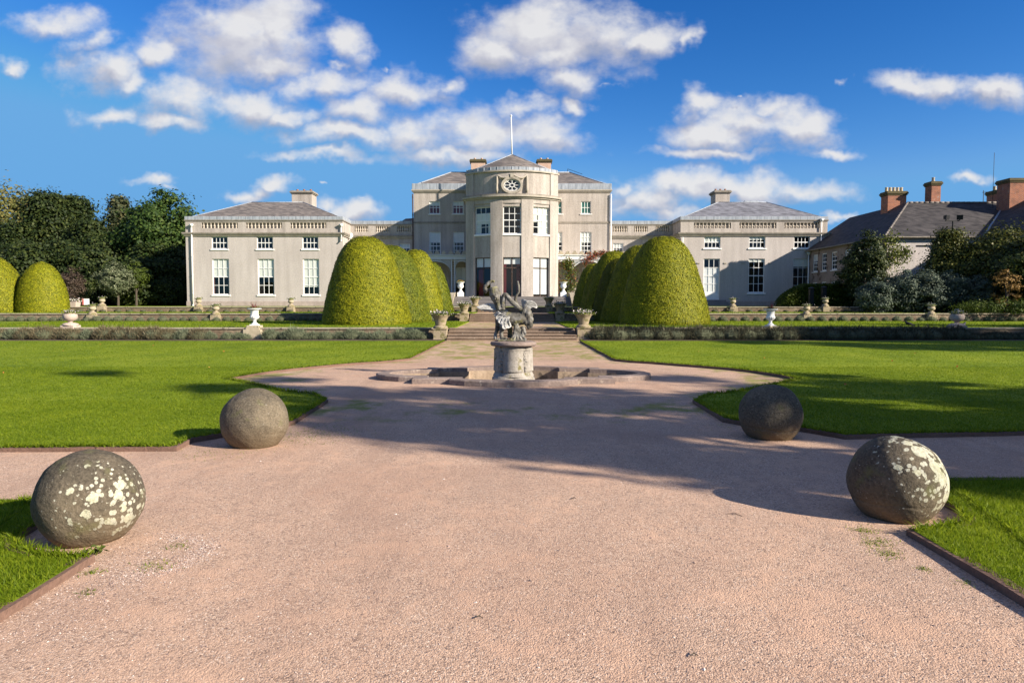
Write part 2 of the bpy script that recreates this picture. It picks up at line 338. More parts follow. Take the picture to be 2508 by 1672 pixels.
MT['maple']=leafmat('maple_foliage',(.016,.038,.008),(.036,.07,.012),(.085,.125,.024),.3,.6,.7)
MT['palegreen']=leafmat('pale_foliage',(.07,.085,.025),(.13,.13,.035),(.24,.20,.06),.3,.6,.7)
MT['varieg']=leafmat('variegated_foliage',(.04,.055,.025),(.10,.12,.06),(.24,.25,.15),.2,.6,1)
MT['brownleaf']=leafmat('brown_foliage',(.03,.022,.016),(.06,.04,.03),(.11,.08,.055),.2,.6,1)
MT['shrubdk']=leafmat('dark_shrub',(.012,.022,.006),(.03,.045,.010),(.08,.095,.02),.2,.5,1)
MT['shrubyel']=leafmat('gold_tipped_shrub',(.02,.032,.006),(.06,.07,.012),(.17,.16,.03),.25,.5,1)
MT['greyshrub']=leafmat('grey_shrub',(.03,.045,.032),(.07,.095,.07),(.15,.175,.115),.2,.6,1.2)
MT['orangeshrub']=leafmat('orange_shrub',(.10,.07,.02),(.24,.14,.04),(.42,.26,.09),.3,.6,2)
MT['lavender']=leafmat('lavender_leaf',(.07,.085,.045),(.14,.165,.10),(.25,.28,.18),.15,.7,2)
MT['lavdark']=leafmat('shaded_lavender',(.035,.036,.02),(.08,.074,.045),(.15,.14,.09),.1,.7,2)  # lavender darkened in its colour to stand in for shade on the right band
MT['lavdry']=leafmat('dry_lavender',(.07,.055,.03),(.15,.125,.07),(.25,.21,.13),.15,.7,2)
MT['hedge']=leafmat('hedge_leaf',(.025,.04,.005),(.05,.075,.008),(.09,.12,.012),.2,.6,1)
MT['creeper']=leafmat('creeper_leaf',(.03,.055,.012),(.10,.13,.025),(.24,.24,.05),.3,.5,2)
MT['redcreeper']=leafmat('red_creeper',(.14,.03,.02),(.30,.07,.04),(.42,.16,.06),.3,.5,2)
MT['redflower']=leafmat('red_flower',(.35,.03,.03),(.55,.12,.10),(.65,.35,.30),.2,.6,3)
MT['whiteflower']=leafmat('white_flower',(.5,.42,.45),(.7,.62,.62),(.85,.8,.75),.2,.6,3)
MT['orangeflower']=leafmat('orange_flower',(.30,.10,.03),(.50,.20,.05),(.6,.4,.1),.2,.6,3)
MT['cordyline']=leafmat('cordyline_leaf',(.10,.02,.025),(.20,.05,.05),(.30,.10,.08),.2,.5,3)
MT['bark']=stony('tree_bark',(.045,.035,.028),(.10,.08,.06),4,.95,.6,18)
# ---------------------------------------------------------------- foliage arrays
def rand_frames(n,up=None,rng=RNG):
    a=rng.normal(size=(n,3)); a/=np.linalg.norm(a,axis=1,keepdims=True)
    b=rng.normal(size=(n,3)); b-=a*(a*b).sum(1,keepdims=True); b/=np.linalg.norm(b,axis=1,keepdims=True)
    return a,b
def leafquads(C,size,asp=.6,jit=.4,A=None,rng=RNG):
    n=len(C); a,b=rand_frames(n,rng=rng)
    if A is not None:
        a=A/np.linalg.norm(A,axis=1,keepdims=True); b=np.cross(a,rng.normal(size=(n,3))); b/=np.linalg.norm(b,axis=1,keepdims=True)
    s=size*(1+jit*rng.uniform(-1,1,(n,1))); a=a*s; b=b*s*asp
    V=np.empty((n,4,3)); V[:,0]=C-a*.5; V[:,1]=C+b*.5; V[:,2]=C+a*.5; V[:,3]=C-b*.5
    return V.reshape(-1,3)
def leaffaces(C,Nn,size,asp=.7,jit=.35,rng=RNG):
    # leaves whose faces look along Nn (already jittered)
    n=len(C); Nn=Nn/np.linalg.norm(Nn,axis=1,keepdims=True); a=np.cross(Nn,rng.normal(size=(n,3))); a/=np.linalg.norm(a,axis=1,keepdims=True); b=np.cross(Nn,a)
    s=size*(1+jit*rng.uniform(-1,1,(n,1))); a=a*s; b=b*s*asp
    V=np.empty((n,4,3)); V[:,0]=C-a*.5; V[:,1]=C+b*.5; V[:,2]=C+a*.5; V[:,3]=C-b*.5
    return V.reshape(-1,3)
def blades(P,h,w,lean=.35,rng=RNG,D=None):
    n=len(P); th=rng.uniform(0,2*PI,n); W=np.stack([np.cos(th),np.sin(th),np.zeros(n)],1)*(w*rng.uniform(.6,1.3,(n,1)))
    L=rng.normal(size=(n,3))*lean; L[:,2]=1
    if D is not None: L=D+rng.normal(size=(n,3))*lean
    hh=h*rng.uniform(.55,1.25,(n,1)); V=np.empty((n,3,3)); V[:,0]=P-W*.5; V[:,1]=P+W*.5; V[:,2]=P+L*hh
    return V.reshape(-1,3)
def inpoly(X,Y,poly):
    c=np.zeros(len(X),bool); n=len(poly)
    for i in range(n):
        x1,y1=poly[i]; x2,y2=poly[(i+1)%n]
        if y1==y2: continue
        k=((y1>Y)!=(y2>Y))&(X<(x2-x1)*(Y-y1)/(y2-y1)+x1); c^=k
    return c
def crown_points(kind,c,rx,rz,ncl,per,spread,rng):
    # clump centres spread through a lumpy envelope, leaves gathered round them
    u=rng.normal(size=(ncl,3)); u/=np.linalg.norm(u,axis=1,keepdims=True); rad=rng.uniform(.35,1,(ncl,1))**.45
    if kind=='cone':
        h=rng.uniform(0,1,ncl)**1.35; ang=rng.uniform(0,2*PI,ncl); tier=.82+.18*np.abs(np.sin(h*16)); rr=(1-h)**.85*tier*rng.uniform(.55,1.05,ncl)
        Cc=np.stack([np.cos(ang)*rr*rx,np.sin(ang)*rr*rx,(h*2-1)*rz],1)
    elif kind=='egg':
        h=rng.uniform(0,1,ncl); ang=rng.uniform(0,2*PI,ncl); rr=np.sqrt(np.clip(1-(h*1.05-.15)**2,0,1))*(1-.66*h)*rng.uniform(.5,1.08,ncl)**.6
        lump=1+.16*np.sin(ang*3+h*5)+.1*np.sin(ang*7+2)
        Cc=np.stack([np.cos(ang)*rr*rx*lump,np.sin(ang)*rr*rx*lump,(h*2-1)*rz],1)
    else:
        lump=1+.17*np.sin(u[:,0:1]*5+1)+.13*np.cos(u[:,2:3]*7+u[:,1:2]*4)
        Cc=u*rad*lump*np.array([rx,rx,rz])
    Cc=Cc+np.array(c)
    k=rng.integers(0,ncl,ncl*per); g=rng.normal(size=(ncl*per,3))*np.array([spread,spread,spread*.55])*rng.uniform(.6,1.4,(ncl,1))[k]
    ctr=np.array(c); dn=g/(np.linalg.norm(g,axis=1,keepdims=True)+1e-6)*.9+(Cc[k]-ctr)/np.array([rx,rx,rz])*.7+rng.normal(size=g.shape)*.5
    dn[:,2]+=.25
    return Cc[k]+g, Cc, dn
def tree(name,label,x,y,z0,top,rx,mat,kind='round',ncl=160,per=70,leaf=.3,base=.18,group=None,cat='tree',seed=1,spread=None,trunk=True):
    rng=np.random.default_rng(seed); H=top-z0; zb=z0+H*base; rz=(top-zb)/2; c=(x,y,zb+rz)
    root=T(name,label,cat,(x,y,z0),group)
    P,Cc,Dn=crown_points(kind,c,rx,rz,ncl,per,spread or rx*.14,rng)
    kk=P[:,2]>z0+.02; P=P[kk]; Dn=Dn[kk]
    mb=MB(); mb.leaves(leaffaces(P,Dn,leaf,.65,rng=rng),4); mb.build('crown',mat,root)
    if trunk:
        mt=MB(); r0=max(.08,H*.022)
        mt.sweep([(x,y,z0-.1),(x+r0*.4,y,z0+H*.3),(x-r0*.5,y+r0*.3,z0+H*.6),(x,y,z0+H*.88)],[r0*1.5,r0,r0*.6,r0*.15],9)
        for k in range(9):
            q=Cc[rng.integers(0,len(Cc))]; hz=min(z0+H*(.25+.06*k),q[2]-.1)
            mt.sweep([(x,y,hz),((x+q[0])/2,(y+q[1])/2,(hz+q[2])/2+.2),tuple(q)],[r0*.45,r0*.28,r0*.08],6)
        mt.build('trunk',MT['bark'],root,True)
    return root
# ================================================================ camera, sun, sky
cam=bpy.data.cameras.new('camera'); co=bpy.data.objects.new('camera',cam); COL.objects.link(co); SC.camera=co
cam.sensor_width=36; cam.lens=FPX/2508*36; cam.clip_end=6000; cam.clip_start=.05
co.location=(0,0,CH); co.rotation_euler=(PI/2-PITCH,0,0)
sd=bpy.data.lights.new('sun','SUN'); sd.energy=5.0; sd.angle=R(.53); sd.color=(1,.90,.76); so=bpy.data.objects.new('sun',sd); COL.objects.link(so)
sdir=Vector((math.sin(SUN_AZ)*math.cos(SUN_EL),-math.cos(SUN_AZ)*math.cos(SUN_EL),math.sin(SUN_EL)))
so.rotation_euler=sdir.to_track_quat('Z','Y').to_euler(); so.location=(30,-20,30)
W=bpy.data.worlds.new('World'); SC.world=W; W.use_nodes=True; nt=W.node_tree; nt.nodes.clear()
wo=nt.nodes.new('ShaderNodeOutputWorld'); bg=nt.nodes.new('ShaderNodeBackground'); nt.links.new(bg.outputs[0],wo.inputs[0])
sky=nt.nodes.new('ShaderNodeTexSky'); sky.sky_type='NISHITA'; sky.sun_disc=False; sky.sun_elevation=SUN_EL; sky.sun_rotation=math.atan2(sdir.x,sdir.y)
sky.air_density=1.0; sky.dust_density=.25; sky.ozone_density=1.6; sky.altitude=100
hs=nt.nodes.new('ShaderNodeHueSaturation'); hs.inputs['Saturation'].default_value=1.22; hs.inputs['Hue'].default_value=.5; nt.links.new(sky.outputs[0],hs.inputs['Color'])
tc=nt.nodes.new('ShaderNodeTexCoord'); sp=nt.nodes.new('ShaderNodeSeparateXYZ'); nt.links.new(tc.outputs['Generated'],sp.inputs[0])
yy=mathn(nt,'MAXIMUM',sp.outputs[1],.02); cb=nt.nodes.new('ShaderNodeCombineXYZ')
nt.links.new(mathn(nt,'DIVIDE',sp.outputs[0],yy),cb.inputs[0]); nt.links.new(mathn(nt,'DIVIDE',sp.outputs[2],yy),cb.inputs[1]); P0=cb.outputs[0]
wn=nt.nodes.new('ShaderNodeTexNoise'); wn.inputs['Scale'].default_value=13; wn.inputs['Detail'].default_value=4; wn.inputs['Roughness'].default_value=.6; nt.links.new(P0,wn.inputs['Vector'])
wv=nt.nodes.new('ShaderNodeVectorMath'); wv.operation='SUBTRACT'; nt.links.new(wn.outputs['Color'],wv.inputs[0]); wv.inputs[1].default_value=(.5,.5,.5)
wm=nt.nodes.new('ShaderNodeVectorMath'); wm.operation='MULTIPLY_ADD'; nt.links.new(wv.outputs[0],wm.inputs[0]); wm.inputs[1].default_value=(.105,.06,0); nt.links.new(P0,wm.inputs[2]); PW=wm.outputs[0]
# cloud clumps: centre and half-size (thousandths of the distance), strength
CL=[(130,48,110,34,.8),(205,88,60,32,.8),(250,160,75,48,1),(300,190,55,30,.9),(375,125,80,36,.75),(22,160,45,20,.8),(470,45,70,45,.8),(560,80,140,80,1.15),(640,70,80,70,1.1),(610,150,85,34,1),(798,105,52,42,.85),(768,148,45,18,.6),
(245,268,75,24,.9),(410,225,95,46,1),(390,275,80,24,.9),(590,240,120,40,1),(670,262,70,26,.9),(740,195,105,34,1),(930,212,90,38,1),(820,250,90,40,.9),(1040,192,50,24,.7),(800,308,130,28,1),(960,300,110,48,.95),(1100,300,120,52,1),(1250,305,110,40,.9),(740,352,150,16,.85),(1050,350,170,28,.9),(1190,255,80,30,.8),(880,160,20,10,.4),
(1230,75,130,62,1.1),(1380,80,110,62,1.1),(1300,110,150,50,1),(1140,125,95,42,1.05),(1320,175,85,38,1),(1490,95,90,34,.95),(1592,92,30,34,.75),(1322,243,48,22,.85),(1400,190,40,12,.5),
(1605,250,58,38,1),(1720,285,110,42,1),(1650,310,110,36,1),(1830,300,90,40,1),(1640,352,170,16,.85),(1915,350,85,16,.85),(1760,255,60,25,.8),
(1560,430,150,36,1),(1700,425,130,36,1),(1850,432,110,28,.95),(1490,460,90,42,1),(1440,430,40,24,.8),(1520,490,110,22,.8),
(2090,198,95,26,.95),(2180,205,90,32,1),(2290,215,110,30,.95),(1935,190,28,20,.4),(2225,402,52,14,.7),(350,418,75,15,.8),(380,432,50,10,.6),(570,443,70,18,.8),(625,420,60,20,.8),(825,485,70,28,1.15),(745,465,48,22,.8),(1925,492,36,14,.7),(733,414,18,8,.5),(845,450,25,10,.4),(1690,225,18,10,.4)]
cur=None; cur2=None
for cx,cy,rx,ry,st in CL:
    u,v=cx*1.06633,cy*1.06633; q=at(u,v,1.0); X,Z=q[0],q[2]-CH
    rX,rZ=rx*1.06633/FPX*1.22,ry*1.06633/FPX*1.3
    vm=nt.nodes.new('ShaderNodeVectorMath'); vm.operation='MULTIPLY_ADD'; nt.links.new(PW,vm.inputs[0]); vm.inputs[1].default_value=(1/rX,1/rZ,0); vm.inputs[2].default_value=(-X/rX,-Z/rZ,0)
    ln=nt.nodes.new('ShaderNodeVectorMath'); ln.operation='LENGTH'; nt.links.new(vm.outputs[0],ln.inputs[0])
    f=mathn(nt,'SUBTRACT',st,ln.outputs['Value'])
    cur=f if cur is None else mathn(nt,'SMOOTH_MAX',cur,f,.12)
    vm=nt.nodes.new('ShaderNodeVectorMath'); vm.operation='MULTIPLY_ADD'; nt.links.new(PW,vm.inputs[0]); vm.inputs[1].default_value=(1/rX,1/rZ,0); vm.inputs[2].default_value=((-X+.008)/rX,(-Z+.016)/rZ,0)
    ln=nt.nodes.new('ShaderNodeVectorMath'); ln.operation='LENGTH'; nt.links.new(vm.outputs[0],ln.inputs[0])
    f=mathn(nt,'SUBTRACT',st,ln.outputs['Value'])
    cur2=f if cur2 is None else mathn(nt,'SMOOTH_MAX',cur2,f,.12)
def fb(vec,scale,det,rough=.6):
    n=nt.nodes.new('ShaderNodeTexNoise'); n.inputs['Scale'].default_value=scale; n.inputs['Detail'].default_value=det; n.inputs['Roughness'].default_value=rough; nt.links.new(vec,n.inputs['Vector']); return n.outputs[0]
def vscale(vec,s,o=(0,0,0)):
    n=nt.nodes.new('ShaderNodeVectorMath'); n.operation='MULTIPLY_ADD'; nt.links.new(vec,n.inputs[0]); n.inputs[1].default_value=s; n.inputs[2].default_value=o; return n.outputs[0]
n1=fb(vscale(P0,(1,1.5,1)),13,9,.57); n2=fb(vscale(P0,(1,1.5,1),(-.009,-.016,0)),11,4,.5); n3=fb(vscale(P0,(1,1.5,1)),11,4,.5)
dens=mathn(nt,'ADD',cur,mathn(nt,'MULTIPLY',mathn(nt,'SUBTRACT',n1,.5),1.9))
mr=nt.nodes.new('ShaderNodeMapRange'); mr.interpolation_type='SMOOTHSTEP'; mr.inputs[1].default_value=-.18; mr.inputs[2].default_value=.85; nt.links.new(dens,mr.inputs[0])
front=nt.nodes.new('ShaderNodeMapRange'); front.inputs[1].default_value=.05; front.inputs[2].default_value=.2; nt.links.new(sp.outputs[1],front.inputs[0])
# thin veil
alpha=mathn(nt,'MULTIPLY',mathn(nt,'MULTIPLY',mr.outputs[0],.94),front.outputs[0])
rel=mathn(nt,'SUBTRACT',n3,n2)
sh=mathn(nt,'ADD',mathn(nt,'MULTIPLY',rel,1.5),mathn(nt,'ADD',.60,mathn(nt,'MULTIPLY',mathn(nt,'SUBTRACT',cur,cur2),.85)))
ccol=ramp(nt,sh,[(.12,(.50,.53,.64)),(.45,(.70,.70,.78)),(.82,(.98,.97,.97))])
CLOUD_GAIN=6.6
cg=nt.nodes.new('ShaderNodeVectorMath'); cg.operation='SCALE'; nt.links.new(ccol,cg.inputs[0]); cg.inputs['Scale'].default_value=CLOUD_GAIN
SKY=[]; ss=nt.nodes.new('ShaderNodeSeparateColor'); nt.links.new(hs.outputs[0],ss.inputs[0]); cc=nt.nodes.new('ShaderNodeCombineColor')
for i,(A_,g_,mx) in enumerate(((.30,2.0,2.6),(.53,1.385,6),(.94,1.17,9))):
    nt.links.new(mathn(nt,'MULTIPLY',mathn(nt,'POWER',mathn(nt,'MINIMUM',ss.outputs[i],mx),g_),A_),cc.inputs[i]); SKY.append(i)
s3=nt.nodes.new('ShaderNodeSeparateColor'); nt.links.new(cc.outputs[0],s3.inputs[0]); cc2=nt.nodes.new('ShaderNodeCombineColor')
for i,(cap,k_) in enumerate(((1.15,.25),(3.15,.5),(6.0,.8))): nt.links.new(mathn(nt,'SMOOTH_MIN',s3.outputs[i],cap,k_),cc2.inputs[i])
# unseen broken cloud added outside the view to whiten the fill light
ab=mathn(nt,'ABSOLUTE',sp.outputs[0]); yc=mathn(nt,'MAXIMUM',sp.outputs[1],.001)
o1=nt.nodes.new('ShaderNodeMapRange'); o1.inputs[1].default_value=.85; o1.inputs[2].default_value=1.15; nt.links.new(mathn(nt,'DIVIDE',ab,yc),o1.inputs[0])
o2=nt.nodes.new('ShaderNodeMapRange'); o2.inputs[1].default_value=.60; o2.inputs[2].default_value=.85; nt.links.new(mathn(nt,'DIVIDE',sp.outputs[2],yc),o2.inputs[0])
oth=mathn(nt,'MAXIMUM',o1.outputs[0],o2.outputs[0]); gn=fb(vscale(tc.outputs['Generated'],(1,1,1.8)),3.2,6,.55)
a2=nt.nodes.new('ShaderNodeMapRange'); a2.interpolation_type='SMOOTHSTEP'; a2.inputs[1].default_value=.50; a2.inputs[2].default_value=.64; nt.links.new(gn,a2.inputs[0])
alpha=mathn(nt,'MAXIMUM',alpha,mathn(nt,'MULTIPLY',mathn(nt,'MULTIPLY',a2.outputs[0],oth),.92))
fin=mix(nt,alpha,cc2.outputs[0],cg.outputs[0]); nt.links.new(fin,bg.inputs[0]); bg.inputs[1].default_value=.062
W.cycles.sampling_method='MANUAL'; W.cycles.sample_map_resolution=512
SC.view_settings.view_transform='Standard'; SC.view_settings.look='None'; SC.view_settings.exposure=1.05; SC.view_settings.gamma=1
# ================================================================ ground
Z1,Z2,Z3=.50,.96,1.33; Y1,Y2,Y3=31.0,43.5,52.0
GX=60.0; GY0,GY1=-14.0,Y1-.02
mb=MB(); B=3500
for (x0,x1,y0,y1) in ((-B,-GX,-B,B),(GX,B,-B,B),(-GX,GX,-B,GY0),(-GX,GX,GY1,B)):
    mb.quad((x0,y0,0),(x1,y0,0),(x1,y1,0),(x0,y1,0))
tag(mb.build('ground',MT['turf']),kind='structure')
PC=(.03,14.85)
half=[(0,-1.66),(.5,-1.62),(.95,-1.48),(1.27,-1.25),(1.28,-1.12),(2.02,-1.12),(2.02,-.78),(2.35,-.72),(2.66,-.55),(2.87,-.30),(2.95,0)]
def poolpoly(s=0.0):
    q=[]
    for x,y in half: q.append((x,y))
    up=[(2.87,.35),(2.62,.72),(2.2,.95),(2.0,1.0),(2.0,1.3),(1.3,1.36),(1.28,1.5),(.95,1.62),(.5,1.74),(0,1.78)]
    r=q+up; l=[(-x,y) for x,y in reversed(r[1:-1])]; r=r+l
    if s:
        out=[]; n=len(r)
        for i in range(n):
            a=Vector(r[i-1]); b=Vector(r[i]); c=Vector(r[(i+1)%n])
            d1=(b-a).normalized(); d2=(c-b).normalized(); n1=Vector((-d1.y,d1.x)); n2=Vector((-d2.y,d2.x)); m_=(n1+n2)
            m_=m_/max(.5,m_.dot(n1)); out.append(tuple(b+m_*s))
        r=out
    return [(PC[0]+x,PC[1]+y) for x,y in r]
outer=poolpoly(0); inner=poolpoly(.27)
mb=MB(); hole=poolpoly(.06)
outp=[(-GX,GY0),(GX,GY0),(GX,GY1),(-GX,GY1)]
polys=[[Vector((x,y,0)) for x,y in outp],[Vector((x,y,0)) for x,y in reversed(hole)]]
allv=[p for q in polys for p in q]; mb.v=[tuple(p) for p in allv]
for t in geometry.tessellate_polygon(polys):
    a,b,c=[allv[i] for i in t]
    if (b-a).cross(c-a).z<0: t=(t[0],t[2],t[1])
    mb.f.append(tuple(t)); mb.m.append(0)
tag(mb.build('gravel_path',MT['gravel']),kind='structure')
# pool basin
root=T('fountain_pool','empty sunken stone basin with lobed low rim standing in the gravel circle','fountain basin',(PC[0],PC[1],0))
mb=MB(); n=len(outer)
zr,zb=.115,-.36
for i in range(n):
    j=(i+1)%n; a,b=outer[i],outer[j]; c,d=inner[i],inner[j]
    mb.quad((*a,-.02),(*b,-.02),(*b,zr-.02),(*a,zr-.02)); 
    ao=poolpoly(.02)[i]; bo=poolpoly(.02)[j]
    mb.quad((*a,zr-.02),(*b,zr-.02),(*bo,zr),(*ao,zr)); mb.quad((*ao,zr),(*bo,zr),(*d,zr),(*c,zr)); mb.quad((*c,zr),(*d,zr),(*d,.03),(*c,.03))
mb.build('rim',MT['poolstone'],root)
mb=MB(); inn2=poolpoly(.31)
for i in range(n):
    j=(i+1)%n; c,d=inn2[i],inn2[j]; mb.quad((*c,.032),(*d,.032),(*d,zb),(*c,zb))
    mb.quad((*inner[i],.031),(*inner[j],.031),(*d,.032),(*c,.032))
for t in geometry.tessellate_polygon([[Vector((x,y,0)) for x,y in inn2]]): 
    p=[inn2[q] for q in t]; mb.tri(*[(*q,zb) for q in p])
mb.build('basin',MT['poolwall'],root)
# fountain pedestal
MT['column']=stony('column_stone',(.22,.195,.165),(.42,.385,.34),3.5,.95,.4,24,.8,spots=(4,.6,(.16,.14,.06)),world=True)
root=T('fountain_pedestal','clustered carved stone column with round cap in the middle of the empty basin','pedestal',(PC[0],PC[1],zb))
mb=MB()
def clus(r,lob,z0_,z1_,ph=0,r2=None,l2=None,n=64):
    i=len(mb.v); r2=r2 or r; l2=lob if l2 is None else l2
    for z,rr,ll in ((z0_,r,lob),(z1_,r2,l2)):
        for k in range(n):
            a=2*PI*k/n; q=rr*.93*(1+ll*abs(math.cos(2*(a+ph)))**.7-ll*.5); mb.v.append((PC[0]+q*math.cos(a),PC[1]+q*math.sin(a),z))
    for k in range(n):
        k2=(k+1)%n; mb.f.append((i+k,i+k2,i+n+k2,i+n+k)); mb.m.append(0)
    for z,o in ((z0_,0),(z1_,n)):
        mb.f.append(tuple(i+o+k for k in (range(n) if o else reversed(range(n))))); mb.m.append(0)
clus(.50,.10,zb,-.14+.16,PI/4); clus(.48,.10,.02,.06,PI/4,.45); clus(.45,.12,.06,.14,0,.385,.24); clus(.385,.22,.14,.17,0,.40,.24); clus(.40,.30,.17,.60,0,.385,.30); clus(.40,.22,.60,.64,0,.41,.2); clus(.40,.14,.64,.70,0,.39)
for sx in (-1,.9):         # carved drops between the shafts
    for k in range(26):
        z=.18+.40*k/26; x=sx*.25+RNG.normal()*.02; y=-.25+RNG.normal()*.01
        mb.ell((PC[0]+x,PC[1]+y,z),(.028+.02*abs(RNG.normal()),.03,.03),7)
mb.build('column',MT['column'],root,False)
mb=MB(); mb.lathe([(.40,.695),(.47,.70),(.492,.725),(.494,.75),(.48,.785),(.40,.80)],40,(PC[0],PC[1],0)); mb.build('cap',MT['poolstone'],root,True,auto=R(50))
# statue
SX=lambda cx: PC[0]+cx*.001113-1.370-.026
SZ=lambda cy: 2.324-.001113*cy-.006
def S(cx,cy,dy=0): return (SX(cx),PC[1]+dy,SZ(cy))
root=T('griffin_statue','weathered grey winged beast sculpture with urn and swan neck on the fountain pedestal','statue',(PC[0],PC[1],.80))
mb=MB()
k_=.001113
mb.sweep([S(960,960,.05),S(1080,930,.02),S(1250,950,0),S(1420,930,-.03),S(1530,900,-.05)],[100*k_,128*k_,135*k_,122*k_,80*k_],14)
mb.sweep([S(1450,900,-.04),S(1480,790,-.05),S(1530,760,-.06)],[95*k_,80*k_,60*k_],12)
mb.ell(S(1535,860,-.07),(.085,.10,.15),12)                       # head
mb.ell(S(1600,870,-.10),(.035,.03,.05),8)                        # nose
for dx,dz,r in ((1560,1000,.075),(1580,1060,.055),(1540,1090,.045),(1590,950,.06),(1500,1010,.06)): mb.ell(S(dx,dz,-.09),(r,r,r*1.2),9)  # beard
mb.sweep([S(980,960,.08),S(960,1080,.09),S(935,1170,.06),S(905,1250,.04),S(910,1325,-.02)],[85*k_,60*k_,40*k_,32*k_,38*k_],9)
mb.sweep([S(1060,1000,-.04),S(1040,1120,-.06),S(1020,1230,-.05),S(1040,1310,-.07),S(1130,1315,-.10)],[85*k_,52*k_,38*k_,36*k_,30*k_],9)
mb.sweep([S(1180,1080,.12),S(1190,1200,.12),S(1180,1310,.10)],[60*k_,50*k_,48*k_],8)
for kx,ex in ((1250,1200),(1290,1260),(1330,1330),(1370,1410),(1420,1500)):
    mb.sweep([S(1300,1050,-.10),S((1310+kx)/2+5,1190,-.13),S(kx,1270,-.15),S(ex,1335,-.20)],[48*k_,38*k_,30*k_,16*k_],7)
mb.sweep([S(1430,1100,-.06),S(1440,1170,-.10),S(1455,1220,-.12),S(1410,1290,-.14)],[60*k_,48*k_,46*k_,34*k_],8)
for dx in (-18,0,18): mb.ell(S(1450+dx*1.6,1180+abs(dx),-.16),(.022,.03,.05),7)
for dx in (900,940,980,1090,1130): mb.ell(S(dx,1325,-.06),(.022,.035,.014),7)
mb.sweep([S(1000,770,.05),S(960,640,.05),S(900,470,.04),S(860,330,.04)],[85*k_,74*k_,112*k_,84*k_],14)       # urn
mb.sweep([S(760,420,.05),S(700,350,.05),S(760,270,.03),S(835,220,.02),S(890,225,.0)],[60*k_,35*k_,36*k_,28*k_,22*k_],8)
mb.sweep([S(1045,760,.02),S(1055,620,.0),S(1075,500,-.02),S(1120,490,-.03),S(1200,590,-.05),S(1310,690,-.06),S(1400,765,-.06)],[60*k_,48*k_,44*k_,46*k_,48*k_,50*k_,44*k_],10)
mb.sweep([S(1370,740,.06),S(1300,620,.06),S(1300,520,.05),S(1350,430,.04),S(1355,330,.03),S(1335,215,.02)],[42*k_,32*k_,27*k_,27*k_,24*k_,16*k_],9)
for k in range(46):
    t=RNG.uniform(0,1); a=RNG.uniform(0,2*PI); c=Vector(S(870+70*t,340+260*t,.04)); r=(78+20*math.sin(t*3))*k_
    mb.ell((c.x+r*math.cos(a)*.98,c.y+r*math.sin(a),c.z+.02*math.cos(a)),(.018,.018,.02),6)
mb.box(PC[0]-.33,PC[0]+.26,PC[1]-.25,PC[1]+.18,.80,.835)
m,nt,out=newmat('lead_grey_statue'); n1=noise(nt,coords(nt),7,6,.65); n2=noise(nt,coords(nt),30,4,.6)
col=ramp(nt,n1,[(.34,(.035,.032,.025)),(.52,(.13,.12,.10)),(.74,(.34,.33,.31))]); col=mix(nt,ramp(nt,noise(nt,coords(nt,loc=(3,1,2)),4.5,5,.6),[(.55,(0,0,0)),(.68,(.8,.8,.8))]),col,(.24,.22,.07))
princ(nt,out,col,.75,bump(nt,n2,.5,.01),.3); MT['statue']=m
ob=mb.build('body',m,root,True); rm=ob.modifiers.new('remesh','REMESH'); rm.mode='VOXEL'; rm.voxel_size=.009; rm.use_smooth_shade=True
tx=bpy.data.textures.new('rough','CLOUDS'); tx.noise_scale=.04; dm=ob.modifiers.new('disp','DISPLACE'); dm.texture=tx; dm.strength=.012
def wing(name,pts,y0,curve,ribs):
    w=MB(); P3=[S(*p) for p in pts]; n=len(P3); i=len(w.v); x0=min(p[0] for p in P3); x1=max(p[0] for p in P3)
    yy=lambda p:PC[1]+y0+curve*((p[0]-x0)/(x1-x0)-.5)**2
    for dy in (-.022,.022): w.v+=[(p[0],yy(p)+dy,p[2]) for p in P3]
    tri=geometry.tessellate_polygon([[Vector((p[0],p[2],0)) for p in P3]])
    for t in tri: w.f.append((i+t[0],i+t[1],i+t[2])); w.m.append(0); w.f.append((i+n+t[2],i+n+t[1],i+n+t[0])); w.m.append(0)
    for k in range(n): k2=(k+1)%n; w.f.append((i+k,i+n+k,i+n+k2,i+k2)); w.m.append(0)
    for a,b,r in ribs:
        p,q=S(*a),S(*b); w.sweep([(p[0],yy(p)-.02,p[2]),((p[0]+q[0])/2,yy(((p[0]+q[0])/2,0,0))-.035,(p[2]+q[2])/2+.01),(q[0],yy(q)-.02,q[2])],[r*k_*.35,r*k_*.35,r*k_*.2],7)
    o=w.build(name,MT['statuelight'],root,True); r=o.modifiers.new('remesh','REMESH'); r.mode='VOXEL'; r.voxel_size=.008; r.use_smooth_shade=True
    return o
MT['statuelight']=stony('pale_lead_statue',(.26,.255,.24),(.50,.495,.48),6,.7,.4,35,spots=(5,.62,(.20,.18,.09)))
wing('wing',[(1030,840),(960,815),(900,815),(865,828),(845,800),(790,815),(765,792),(700,803),(680,782),(640,790),(615,765),(570,745),(540,705),(600,690),(690,655),(780,640),(860,645),(930,670),(990,710),(1040,740),(1160,785),(1120,830)],.10,-.25,[((1040,780),(600,715),22),((1030,800),(700,765),20),((1020,760),(720,680),24),((1040,740),(860,665),26),((1030,810),(850,800),18)])
wing('wing',[(960,785),(900,825),(865,850),(905,895),(925,945),(950,960),(960,1000),(1005,1030),(1030,1090),(1060,1130),(1095,1142),(1125,1112),(1160,1118),(1200,1098),(1222,1080),(1200,1020),(1165,960),(1192,900),(1120,880),(1040,845)],-.22,.3,[((1060,880),(960,990),26),((1090,900),(1040,1090),28),((1130,910),(1110,1120),28),((1160,930),(1190,1080),26),((1000,830),(920,900),26)])
